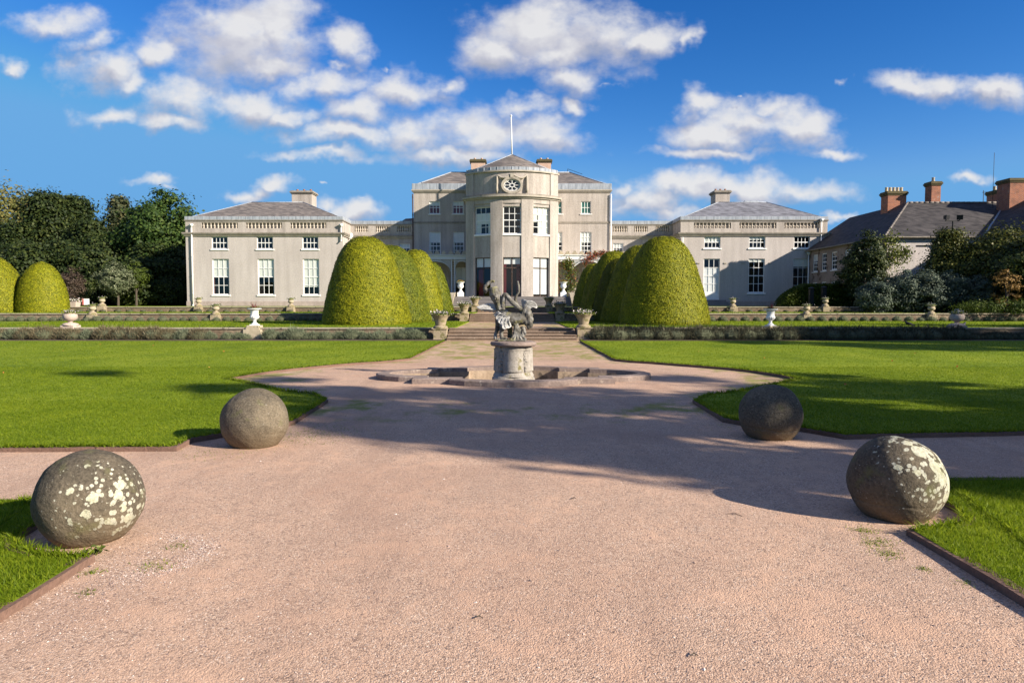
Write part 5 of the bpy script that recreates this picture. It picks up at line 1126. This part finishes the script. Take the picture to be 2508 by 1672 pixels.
for s0,s1 in ((-math.degrees(TE),-38.5),(38.5,math.degrees(TE)),): bow(mb,RB+.06,d(s0),d(s1),ZC1,ZD1-.002,6)
dr=mb.build('drum',MT['render'],MAN)
mb=MB(); bow(mb,RB+.14,-TE-.02,TE+.02,ZD1,ZD1+.14,36)
for sx in (-1,1): a,b=sorted((sx*(BW-.1),sx*(BW+.12))); mb.box(a,b,CYB-RB*math.cos(TE),YC+.2,ZD1,ZD1+.14)
mb.build('cornice',MT['trim'],dr)
ZLd=zb_(408,66.5); mb=MB(); bow(mb,RB+.03,-TE,TE,ZD1+.141,ZLd,36)
for sx in (-1,1): a,b=sorted((sx*(BW-.3),sx*(BW+.03))); mb.box(a,b,CYB-RB*math.cos(TE)+.1,YC+.4,ZD1+.141,ZLd)
ld=mb.build('lead_parapet',MT['lead'],dr)
mb=MB()
for k in range(-7,8): t=TE*k/7.3; mb.tube(((RB+.04)*math.sin(t),CYB-(RB+.04)*math.cos(t),ZD1+.15),((RB+.04)*math.sin(t),CYB-(RB+.04)*math.cos(t),ZLd+.01),.035,5)
mb.build('seam',MT['lead'],dr)
ap=(0,70.6,ZZ(379,70.6)); mb=MB(); ring=[((RB-.25)*math.sin(-TE+2*TE*k/30),CYB-(RB-.25)*math.cos(-TE+2*TE*k/30),ZLd-.12) for k in range(31)]+[(BW-.15,YC+2,ZLd-.12),(-BW+.15,YC+2,ZLd-.12)]
back=(0,76.5,ap[2])
for k in range(30): mb.tri(ring[k],ring[k+1],ap)
mb.quad(ring[30],ring[31],back,ap); mb.quad(ring[32],ring[0],ap,back); mb.tri(ring[31],ring[32],back); mb.build('bow_roof',MT['slate'],MAN)
ridges(MAN,[(ap,ring[0]),(ap,ring[30]),(ap,back)],.06)
mb=MB(); tp=at(1251.6,286,70.6); mb.sweep([(0,70.6,ap[2]-.2),tuple(tp)],[.075,.05],8,0,1); mb.ell((tp[0],tp[1],tp[2]+.08),(.11,.11,.11),10); mb.build('flagpole',MT['white'],MAN,True)
for i,(F,L_) in enumerate(frames):
    if i==1: bl=[]
    elif i==0: bl=[(.22,.62,'blind'),(.62,1,'blind',0,.36),(.62,1,'blind',.78,1)]
    else: bl=[(0,.3,'blind'),(.30,1,'blind',.4,1),(.25,.55,'blind',0,.3)]
    window(MAN,F,.04,L_-.04,*ups,3,4,bl,.16,.14,.075,.05)
    if i==0: bl=[(0,.24,'whiteblind'),(.30,1,'redcurtain',.14,.5)]
    elif i==1: bl=[(0,.17,'whiteblind'),(.17,1,'redcurtain',0,.20),(.17,1,'redcurtain',.74,1)]
    else: bl=[(0,.93,'whiteblind')]
    w=window(MAN,F,.04,L_-.04,*gs,2,1,bl,0,.16,.07,.09,'darkframe',sash=False)
    mb=MB(); zz=gs[0]+(gs[1]-gs[0])*.735; mb.fbox(F,.11,L_-.11,.165,.225,zz-.05,zz+.05); mb.build('transom',MT['darkframe'],w)
# oculus
OZ=ZZ(453.7,66.4); OY=CYB-RB; F=Fr(0,OY,1,0)
def ring_(mb,rx,rz,tx,tz,d0,d1,n=40,m=0):
    for k in range(n):
        a,b=2*PI*k/n,2*PI*(k+1)/n; o=[(math.cos(t)*rx,math.sin(t)*rz) for t in (a,b)]; i=[(math.cos(t)*(rx-tx),math.sin(t)*(rz-tz)) for t in (a,b)]
        P_=lambda q,dd:F.p(q[0],dd,OZ+q[1])
        mb.quad(P_(i[0],d0),P_(o[0],d0),P_(o[1],d0),P_(i[1],d0),m); mb.quad(P_(o[0],d0),P_(o[0],d1),P_(o[1],d1),P_(o[1],d0),m); mb.quad(P_(i[0],d1),P_(i[0],d0),P_(i[1],d0),P_(i[1],d1),m)
mb=MB(); ring_(mb,1.02,.80,.20,.20,-.24,.1); ring_(mb,.86,.62,.08,.08,-.16,.1); mb.fbox(F,-.16,.16,-.30,0.0,OZ+.72,OZ+1.10); mb.fbox(F,-.85,.85,-.14,.0,OZ-.92,OZ-.80); oc=mb.build('oculus_surround',MT['trim'],dr,bevel=0)
mb=MB(); n=36
for k in range(n): a,b=2*PI*k/n,2*PI*(k+1)/n; mb.tri(F.p(0,-.04,OZ),F.p(math.cos(a)*.80,-.04,OZ+math.sin(a)*.56),F.p(math.cos(b)*.80,-.04,OZ+math.sin(b)*.56))
m,nt,out=newmat('dark_glass'); princ(nt,out,(.02,.022,.03),.12,None,.5); MT['darkglass']=m; mb.build('pane',m,oc)
mb=MB(); ring_(mb,.25,.20,.07,.065,-.10,-.05,24); ring_(mb,.80,.56,.06,.06,-.10,-.05,40)
for k in range(8):
    a=PI/4*k; c,s=math.cos(a),math.sin(a); mb.tube(F.p(c*.22,-.08,OZ+s*.17),F.p(c*.77,-.08,OZ+s*.54),.032,6); b=a+PI/8; c2,s2=math.cos(b),math.sin(b); 
    for e in (a,a+PI/4): mb.tube(F.p(math.cos(e)*.62,-.08,OZ+math.sin(e)*.43),F.p(c2*.76,-.08,OZ+s2*.53),.022,5)
mb.build('tracery',MT['white'],oc)
mb=MB(); e=lambda x:CYB-math.sqrt(RB*RB-x*x)-.06
for sx in (-1,1):
    x=sx*1.42; mb.sweep([(x,e(x),OZ+.98),(x,e(x)-.08,OZ+.6),(x*1.005,e(x)-.10,OZ+.1),(x*1.01,e(x)-.12,OZ-.45),(x,e(x)-.04,OZ-.72)],[.06,.11,.12,.15,.04],8)
    mb.sweep([(sx*1.42,e(x),OZ+1.0),(sx*1.0,e(1)-.08,OZ+.72),(sx*.55,e(.5)-.10,OZ+.74),(sx*.12,OY-.12,OZ+.98)],[.07,.11,.12,.07],8)
mb.build('festoon',MT['trim'],dr,True)
# ---------------------------------------------------------------- veranda
YV=70.9; X=lambda u:(u-1254)*YV/1702; z=lambda v:ZZ(v,YV)
for side in (-1,1):
    x0,x1=(-12.6,-BW-.02) if side<0 else (BW+.02,12.6); F=Fr(x0,YV,1,0); W_=x1-x0
    mb=MB(); mb.fbox(F,0,W_,0,.22,z(635.5),z(626)); mb.fbox(F,-.03,W_,-.10,.3,z(626)+.001,z(624)); mb.box(x0,x1,YV+.25,74.98,z(626)-.12,z(624.5)); v=mb.build('veranda',MT['white' if side>0 else 'bluewhite'],MAN,bevel=.01)
    n=int(W_/.70); q=MB()
    for k in range(n):
        c=(x1-.35-k*.70) if side<0 else (x0+.5+k*.70); zz0=z(624.5)
        for j in range(7):
            t0,t1=-1+2*j/7,-1+2*(j+1)/7; h=lambda t:.06+.40*max(0,1-abs(t)**1.5)**1.0
            q.hexa([(c+t0*.32,YV-.06,zz0),(c+t1*.32,YV-.06,zz0),(c+t1*.32,YV+.06,zz0),(c+t0*.32,YV+.06,zz0),(c+t0*.32,YV-.02,zz0+h(t0)),(c+t1*.32,YV-.02,zz0+h(t1)),(c+t1*.32,YV+.04,zz0+h(t1)),(c+t0*.32,YV+.04,zz0+h(t0))])
    q.build('cresting',MT['trim' if side<0 else 'coping'],v)
    # paired posts and arched lattice spandrels
    posts=[(1105,1115.5),(1010,1021)] if side<0 else [(1391,1401),(1480,1490)]
    edges=[-BW-.05] if side<0 else [BW+.05]
    zt,zf=z(636),2.2; P2=[]
    for a,b in posts:
        q=MB(); q.box(X(a),X(a)+.11,YV,YV+.12,zf,zt); q.box(X(b)-.11,X(b),YV,YV+.12,zf,zt)
        q.build('post',MT['white' if side>0 else 'bluewhite'],v); P2.append((X(a),X(b)))
        q=MB()
        for k in range(16): q.box(X(a)+.11,X(b)-.11,YV+.04,YV+.06,zf+.3+k*.24,zf+.33+k*.24)
        q.build('lattice',MT['bluewhite'],v)
    spans=[(P2[0][1],-BW-.03),(P2[1][1],P2[0][0]),(-12.6,P2[1][0])] if side<0 else [(BW+.03,P2[0][0]),(P2[0][1],P2[1][0]),(P2[1][1],12.6)]
    q=MB()
    for a,b in spans:
        cx,hw=(a+b)/2,(b-a)/2; rise=min(hw,1.15); base=zt-.12-rise; n=int((b-a)/.085)
        def arch(x): t=(x-cx)/hw; return base+rise*math.sqrt(max(0,1-abs(t)**2.2))
        for k in range(n):
            x=a+.03+(b-a-.06)*k/n
            q.box(x,x+.028,YV+.04,YV+.065,arch(x),zt)
        zz1=zt-.06
        while zz1>base:
            # horizontal laths broken by the arch opening
            if zz1>=base+rise: q.box(a,b,YV+.066,YV+.088,zz1-.028,zz1)
            else:
                w=hw*max(0,1-((zz1-base)/rise)**2)**(1/2.2); q.box(a,cx-w,YV+.066,YV+.088,zz1-.028,zz1); q.box(cx+w,b,YV+.066,YV+.088,zz1-.028,zz1)
            zz1-=.085
        N_=24
        for k in range(N_):
            xa=a+(b-a)*k/N_; xb=a+(b-a)*(k+1)/N_; za,zc=arch(xa+.001),arch(xb-.001); q.hexa([(xa,YV-.005,za-.05),(xb,YV-.005,zc-.05),(xb,YV+.1,zc-.05),(xa,YV+.1,za-.05),(xa,YV-.005,za+.02),(xb,YV-.005,zc+.02),(xb,YV+.1,zc+.02),(xa,YV+.1,za+.02)])
    q.build('arch_lattice',MT['white' if side>0 else 'bluewhite'],v)
def creeper(label,pts,rad,n,leaf,mats,seed,name='climbing_plant'):
    rng=np.random.default_rng(seed); root=T(name,label,'climber',pts[0]); mb=MB(); P=[Vector(p) for p in pts]
    for m_,k in enumerate(mats):
        c=[]; nn=int(n*k[1])
        for _ in range(nn):
            i=rng.integers(0,len(P)-1); t=rng.uniform(0,1); q=P[i].lerp(P[i+1],t); r=rad[i]*(1-t)+rad[i+1]*t; c.append((q.x+rng.normal()*r,q.y+rng.normal()*r*.4,q.z+rng.normal()*r))
        mb.leaves(leafquads(np.array(c),leaf,.75,rng=rng),4,m_)
    mb.build('foliage',[MT[k[0]] for k in mats],root)
    st=MB(); st.sweep([tuple(p) for p in P],[.035]*len(P),6); st.build('stem',MT['bark'],root,True)
a=lambda u,v,Y=70.7:at(u,v,Y)
creeper('green climber wrapped round the veranda post to the right of the bow',[a(1400,735),a(1398,700),a(1396,670),a(1393,645),a(1390,650)],[.55,.42,.33,.28,.25],2000,.15,[('creeper',.9),('redcreeper',.1)],1)
creeper('thin green and red climber against the right edge of the bow',[a(1368,722),a(1368,700),a(1367,680),a(1367,660),a(1366,640)],[.2,.2,.2,.18,.15],520,.13,[('creeper',.55),('redcreeper',.45)],2)
creeper('red-brown autumn creeper sprawling along the veranda roof edge at right',[a(1432,645),a(1445,632),a(1455,624),a(1470,620),a(1485,618)],[.15,.28,.25,.18,.12],520,.14,[('redcreeper',.85),('creeper',.15)],3)
# ================================================================ service block on the right
X0=30.6; ZE=7.08; STB=T('service_block','low slate-roofed rendered building with tall brick chimneys at the far right','outbuilding',(34,60,1.3))
MT['stwall']=stony('shaded_pink_render',(.22,.17,.135),(.34,.275,.235),1.0,.92,.2,9,.5,spots=(.9,.54,(.12,.085,.06)),world=True)  # west wall darkened in its colour, being turned away from the sun
MT['stwall2']=stony('lilac_render',(.42,.38,.36),(.50,.46,.44),.9,.92,.2,9,.35,world=True)
Fw=Fr(X0,74,0,-1)       # west wall, a = 74-Y
yu=lambda u: X0*1702/(u-1254)
ups=[(1989,2000),(2010.5,2021.5),(2034,2047),(2066.5,2081),(2094,2107.5),(2126,2141)]
U=[(74-yu(a),74-yu(b),4.78,6.50) for a,b in ups]; Lo=[(74-yu(a),74-yu(b),1.9,3.72) for a,b in ups[:4]]
mb=MB(); wall(mb,Fw,17,1.0,ZE,U+Lo,rev=.14); mb.build('wall',[MT['stwall'],MT['interior']],STB)
for o in U+Lo: window(STB,Fw,*o,2,4,[(0,.4,'whiteblind')] if o[3]>5 and int(o[0]*7)%2 else [],.1,.05,.09,.045)
Fs=Fr(X0,57,1,0); mb=MB(); wall(mb,Fs,8,1.0,ZE,[(2.35,3.95,4.0,6.35)],rev=.16,back=False); mb.build('wall',[MT['stwall2']],STB)
Fx=Fr(38.6,57,0,-1); mb=MB(); wall(mb,Fx,13,1.0,ZE,[],back=False); mb.quad((38.6,44,1),(50,44,1),(50,44,ZE),(38.6,44,ZE)); mb.build('wall',[MT['stwall2']],STB)
mb=MB(); ov=.35; zr=10.65; xr=35.7; yr=63.2; ze=ZE-.05
E0=(X0-ov,57-ov,ze); E1=(X0-ov,74,ze); Rg0=(xr,yr,zr); Rg1=(xr,74,zr)
V2=(38.6-ov,57-ov,ze); X2=44.6; RgE=(X2,yr,zr)
mb.quad(E1,E0,Rg0,Rg1); mb.quad(E0,V2,RgE,Rg0)
mb.quad(V2,(38.6-ov,44-ov,ze),(X2,44-ov,zr+.1),(X2,yr,zr+.1))
mb.quad(Rg1,Rg0,(xr+5.3,yr+5.5,ze),(xr+5.3,74,ze)); mb.quad(Rg0,RgE,(X2+6,yr+6,ze),(xr,yr+6,ze)); mb.quad((X2,44-ov,zr+.1),(X2+6,44-ov,ze),(X2+6,yr,ze),(X2,yr,zr+.1))
mb.tri(E1,Rg1,(X0+10,74,ze)); mb.build('roof',MT['slatedark'],STB)
mb=MB()
for a,b in ((E0,Rg0),(Rg0,RgE)):
    n=int((Vector(b)-Vector(a)).length/.45)
    for k in range(n):
        p=Vector(a).lerp(Vector(b),k/n); q=Vector(a).lerp(Vector(b),(k+.96)/n); mb.tube((p.x,p.y,p.z+.02),(q.x,q.y,q.z+.035),.085,7)
mb.build('ridge_tile',MT['slate'],STB,True)
ridges(STB,[(V2,(X2-.3,yr-.3,zr-.1))],.10)
mb=MB(); mb.box(X0-ov-.07,X0-ov+.03,56.6,74,ze-.10,ze-.01); mb.box(X0-ov+.035,38.6-ov,57-ov-.07,57-ov+.03,ze-.10,ze-.01); mb.build('gutter',MT['trimdark'],STB)
pipe(STB,X0-.1,71.7,1.3,ZE-.5,'white',.06); pipe(STB,X0+4.35,56.88,1.3,ZE-.6,'white',.055)
for (u0,u1,v1,Y,dy,pots,pm) in ((2166.6,2212,468,64.6,1.2,5,'pot'),(2272,2295,444,63.4,1.0,1,'stonepot'),(2434,2457,464,66,1.6,2,'pot'),(2462,2530,436,60.2,1.6,0,'pot')):
    if pm=='stonepot': pm='trim'
    a,b=[(u-1254)*Y/1702 for u in (u0,u1)]; chimney(STB,a,b,Y,Y+dy,9.0,ZZ(v1,Y),'brick','lichencap',pots,pm,.13,.42)
mb=MB(); p=at(2435.5,374,62); mb.tube((p[0],62,9.6),tuple(p),.02,5); mb.build('aerial',MT['black'],STB)
mb=MB(); p=at(2409,466,63.5); mb.tube((p[0],63.5,10.4),tuple(p),.03,5); mb.tube((p[0]-.1,63.5,p[2]-.2),(p[0]+.5,63.5,p[2]-.15),.025,5); mb.build('aerial',MT['black'],STB)
# floodlights on a pole
YF=50.0; p=at(2334,541,YF); root=T('floodlight_pole','dark pole with a crossbar and two black floodlights in front of the slate roof','floodlight',(p[0],YF,1.3))
mb=MB(); mb.tube((p[0],YF,1.2),(p[0],YF,p[2]),.055,8); mb.box(p[0]-.55,p[0]+.45,YF-.04,YF+.04,p[2]-.03,p[2]+.04); mb.build('pole',MT['black'],root)
for sx,rz in ((-.50,.5),(.48,-.5)):
    mb=MB(); c,s=math.cos(rz),math.sin(rz); cx,cz=p[0]+sx,p[2]+.24
    P_=[(-.20,-.12,-.17),(.20,-.12,-.17),(.13,.12,-.11),(-.13,.12,-.11),(-.20,-.16,.17),(.20,-.16,.17),(.13,.12,.12),(-.13,.12,.12)]
    mb.hexa([(cx+x*c-y*s,YF+x*s+y*c,cz+z) for x,y,z in P_]); mb.box(cx-.03,cx+.03,YF-.03,YF+.03,p[2]+.041,cz-.1); mb.build('lamp_head',MT['black'],root,bevel=.01)
# gate piers
for u,v,lb in ((1987,704,'left black gate pier in front of the low hedge'),(2018,702,'right black gate pier in front of the low hedge')):
    Y=55; p=at(u,v,Y); root=T('gate_pier',lb,'gate pier',(p[0],Y,1.3),'pair of black gate piers'); mb=MB(); mb.box(p[0]-.16,p[0]+.16,Y-.16,Y+.16,1.25,p[2]-.12); mb.box(p[0]-.19,p[0]+.19,Y-.19,Y+.19,1.25,1.55); mb.build('post',MT['black'],root,bevel=.01)
    mb=MB(); mb.lathe([(.22,p[2]-.119),(.24,p[2]-.06),(.18,p[2]-.02),(.05,p[2]+.04)],12,(p[0],Y,0)); mb.build('cap',MT['black'],root)
# low board behind the piers
# sign and flower trough at left
p=at(210,739,56); root=T('garden_sign','small white and red notice on a short post before the woods','sign',(p[0],56,1.3))
mb=MB(); mb.box(p[0]-.30,p[0]+.26,56,56.04,p[2]-.25,p[2]+.25); s_=mb.build('board',MT['whiteblind'],root); mb=MB(); mb.box(p[0]-.29,p[0]-.16,55.985,55.999,p[2]-.24,p[2]+.24); mb.build('red_stripe',MT['redflower'],s_); mb=MB(); mb.tube((p[0],56.06,1.2),(p[0],56.06,p[2]-.2),.03,6); mb.build('post',MT['black'],root)
p=at(177,752,54); root=T('flower_trough','stone trough of pale flowers beside the lone rounded yew','planter',(p[0],54,1.3))
mb=MB(); x0,x1=p[0]-.62,p[0]+.48; mb.hexa([(x0+.06,53.75,1.25),(x1-.06,53.75,1.25),(x1-.06,54.3,1.25),(x0+.06,54.3,1.25),(x0,53.7,1.72),(x1,53.7,1.72),(x1,54.35,1.72),(x0,54.35,1.72)]); mb.build('trough',MT['pinkstone'],root,bevel=.02)
mb=MB(); n=260; C=np.stack([RNG.uniform(x0-.1,x1+.1,n),RNG.uniform(53.7,54.3,n),1.76+np.abs(RNG.normal(0,.09,n))],1); mb.leaves(leafquads(C[:130],.11,.8),4,0); mb.leaves(leafquads(C[130:],.11,.8),4,1); mb.build('plant',[MT['creeper'],MT['whiteflower']],root)
# ================================================================ woods at left
G_='trees of the wood left of the house'
def tr(u,v,Y,rx,mat,kind,lb,seed,leaf=.34,ncl=230,per=110,base=.03,z0=1.2,spread=None):
    p=at(u,v+12,Y); return tree('tree' if kind!='cone' else 'conifer',lb,p[0],Y,z0,p[2],rx,MT[mat],kind,ncl,per,leaf,base,G_,'tree',seed,spread)
tr(-5,462,96,8.2,'palegreen','round','pale olive broadleaf tree at the left edge of the photo, behind the dark yews',1,.40,300,110,.15)
tr(38,545,84,4.6,'conifer','egg','low dark conifer in front of the pale tree at the left edge',13)
tr(116,468,86,5.2,'conifer','egg','tall dark evergreen with the highest peak above the rounded yews',2,.34,330,120,.0)
tr(183,477,88,4.4,'conifer','egg','dark evergreen just right of the highest peak, with a square-shouldered top',3,.34,280,120,.0)
tr(222,533,84,4.0,'conifer','egg','lower dark evergreen filling the dip in the skyline of the wood',4,.34,260,110,.0)
tr(292,474,92,3.7,'fir','cone','pointed bluish-brown conifer standing up between the dark evergreens and the maple',5,.36,260,90,.0)
tr(345,505,88,4.0,'maple','round','mid-green tree tucked between the pointed conifer and the maple',6,.36,240,100,.0)
tr(398,486,84,5.0,'maple','round','round bright-green maple next to the left wing of the house',7,.36,360,120,.0)
tr(446,535,90,4.2,'maple','round','green tree partly hidden behind the left end of the house',8,.36,200,100,.0)
tr(75,600,78,4.6,'conifer','egg','dark low evergreen directly behind the lone rounded yew',9,.34,240,120,.0)
tr(165,590,80,4.4,'conifer','egg','dark drooping evergreen behind the brown shrub',10,.34,240,120,.0)
tr(255,585,82,4.6,'conifer','round','dark evergreen behind the silvery variegated shrub',11,.34,240,120,.0)
tr(370,600,80,4.4,'conifer','round','dark undergrowth tree in the deep shade beside the left wing',12,.34,260,120,.0)
tr(430,610,81,3.2,'shrubdk','round','dark holly-like tree touching the corner of the left wing',14,.30,260,110,.0)
def bush(name,u,v,Y,rx,h,mat,lb,seed,n=9000,leaf=.2,z0=1.25,kind='round',group=None,base=0.0,trunk=True,cat='shrub'):
    p=at(u,v,Y); ncl=max(30,n//60); return tree(name,lb,p[0],Y,z0,z0+h,rx,MT[mat],kind,ncl,60,leaf,base,group,cat,seed,rx*.13,trunk)
bush('variegated_shrub',288,705,72,1.75,4.4,'varieg','silvery variegated shrub in front of the dark wood',21,7000,.17,base=.3)
bush('brown_shrub',172,740,70,1.5,3.6,'brownleaf','brown-purple shrub between the rounded yew and the silvery shrub',22,7000,.15)
bush('olive_shrub',332,690,74,1.3,4.6,'hedge','small yellow-green shrub at the right of the silvery one',23,3500,.16,base=.45)
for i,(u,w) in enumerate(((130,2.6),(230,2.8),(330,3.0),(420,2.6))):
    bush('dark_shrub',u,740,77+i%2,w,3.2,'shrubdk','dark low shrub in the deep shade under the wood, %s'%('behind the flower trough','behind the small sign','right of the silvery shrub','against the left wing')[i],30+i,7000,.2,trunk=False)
# hedge and shrubs at right
p0,p1=at(1912,708,58),at(2125,708,58)
root=T('clipped_hedge','low dark clipped hedge with a rounded end in front of the service block','hedge',(p0[0],58,1.3)); mb=MB(); n=22000; rng=np.random.default_rng(3)
L=p1[0]-p0[0]; a=rng.uniform(0,1,n)**.9; hh=(p0[2]+.35-1.2)*np.minimum(1,(a*L/1.9))**.42; zz=rng.uniform(0,1,n); top=rng.uniform(0,1,n)<.35
yv=np.where(top,rng.uniform(-.9,.9,n),-.9+rng.normal(0,.05,n)); zv=np.where(top,hh-.12*yv*yv,hh*zz)
mb.leaves(leafquads(np.stack([p0[0]-.4+a*(L+.4),57.6+yv,1.2+zv+rng.normal(0,.04,n)],1),.13,.7,rng=rng),4); mb.build('foliage',MT['hedge'],root)
mb=MB(); hz=p0[2]+.2
i=0; sec=12
for k in range(sec):
    xa=p0[0]-.3+(L+.2)*k/sec; xb=p0[0]-.3+(L+.2)*(k+1)/sec; ha=(hz-1.2)*min(1,((xa-p0[0]+.32)/1.9))**.42; hb=(hz-1.2)*min(1,((xb-p0[0]+.32)/1.9))**.42
    mb.hexa([(xa,56.85,1.2),(xb,56.85,1.2),(xb,58.4,1.2),(xa,58.4,1.2),(xa,56.9,1.2+ha),(xb,56.9,1.2+hb),(xb,58.3,1.2+hb),(xa,58.3,1.2+ha)])
mb.build('core',MT['shrubcore'] if 'shrubcore' in MT else MT['yewcore'],root)
G2='shrubs in front of the service block'
bush('ivy_mass',2117,690,55.8,1.75,5.4,'shrubdk','dark ivy-clad bush hiding the corner of the service block',41,24000,.17,group=G2)
creeper('bright leafy vine shoots on the pale corner wall of the service block',[at(2190,582,56.3),at(2172,610,56),at(2178,632,55.8),at(2205,628,56.2),at(2222,615,56.4)],[.3,.5,.6,.35,.2],1500,.16,[('creeper',1)],5)
bush('round_shrub',2320,690,50.5,2.3,5.5,'shrubyel','big rounded shrub below the floodlights, sunlit along its right side',42,26000,.16,kind='egg',group=G2)
bush('dark_yew',2455,700,49,3.2,5.2,'shrubyel','wide dark yew bush at the right edge below the nearer roof',43,30000,.18,group=G2)
bush('dark_yew',2400,700,52,2.3,4.4,'shrubdk','dark bush between the rounded shrub and the wide yew',44,18000,.18,group=G2)
bush('dark_yew',2525,700,46,2.3,4.6,'shrubdk','dark bush cut off by the right edge of the view',47,18000,.18,group=G2)
for i,(u,v,w,h,lb) in enumerate(((2140,705,1.15,2.15,'left end'),(2200,690,1.3,2.55,'left middle'),(2262,684,1.35,2.75,'centre, beside the lit stone urn'),(2325,686,1.35,2.7,'right middle'),(2385,700,1.25,2.4,'right end'))):
    bush('grey_shrub',u,v,47.3+.4*(i%2),w,h,'greyshrub','grey-green leafy shrub in the shaded border, %s'%lb,50+i,11000,.13,z0=Z2,group='grey-green shrubs of the right border',trunk=False)
bush('autumn_shrub',2466,700,44.5,.85,2.9,'orangeshrub','small orange-tinted shrub at the right edge of the border',60,2200,.12,z0=Z2,base=.1)
bush('low_hedge',2440,760,43.9,2.3,.75,'hedge','low dark green planting at the foot of the autumn shrub',61,5000,.12,z0=Z2,trunk=False)
# ================================================================ trees standing to the right of the view, which throw the long shadows
G3='tall trees to the right of the view'
def off(u_,q_,H,rx,lb,seed,base=.25,mat='maple',kind='round',ncl=200,per=80,leaf=.42,spread=None):
    x=u_*math.sin(SUN_AZ)+q_*math.cos(SUN_AZ); y=-u_*math.cos(SUN_AZ)+q_*math.sin(SUN_AZ)
    tree('tree',lb,x,y,0,H,rx,MT[mat],kind,ncl,per,leaf,base,G3,'tree',seed,spread)
off(20,9.0,15.5,2.65,'tall leafy tree outside the view whose shadow crosses the fountain gravel',71,.26,kind='round',ncl=84,per=120,leaf=.30,spread=.28)
off(25,13.3,14.0,3.2,'second tree outside the view shading the right lawn',72,.05,ncl=84,per=110,leaf=.32,spread=.30)
off(14,9.1,10.4,3.15,'smaller tree outside the view shading the right-hand path',73,.2,ncl=105,per=120,leaf=.30,spread=.28)
off(18,13.6,8.5,3.0,'low bushy tree outside the view behind the right-hand path',79,.0,ncl=80,per=100,leaf=.30,spread=.3)
off(42,34.0,22.3,3.8,'very tall tree outside the view shading the lavender wall',74,.15,ncl=230,per=80,leaf=.5)
off(43,29.3,25.8,2.0,'narrow very tall tree outside the view, also shading the lavender wall',80,.3,ncl=110,per=80,leaf=.5)
off(46,40.5,21,4.3,'tall tree outside the view shading the right terrace',75,.1,ncl=200,per=80,leaf=.5)
off(36,58,15,6.0,'spreading tree outside the view shading the right border',76,.05,ncl=230,per=80,leaf=.5)
off(50,26.8,22.0,1.1,'slender tree outside the view laying thin shade streaks on the right lawn',77,.3,ncl=60,per=70,leaf=.5)
off(44,51,13.5,5.0,'tree outside the view shading the upper right border',78,.05,ncl=180,per=80,leaf=.5)
bpy.context.view_layer.update()
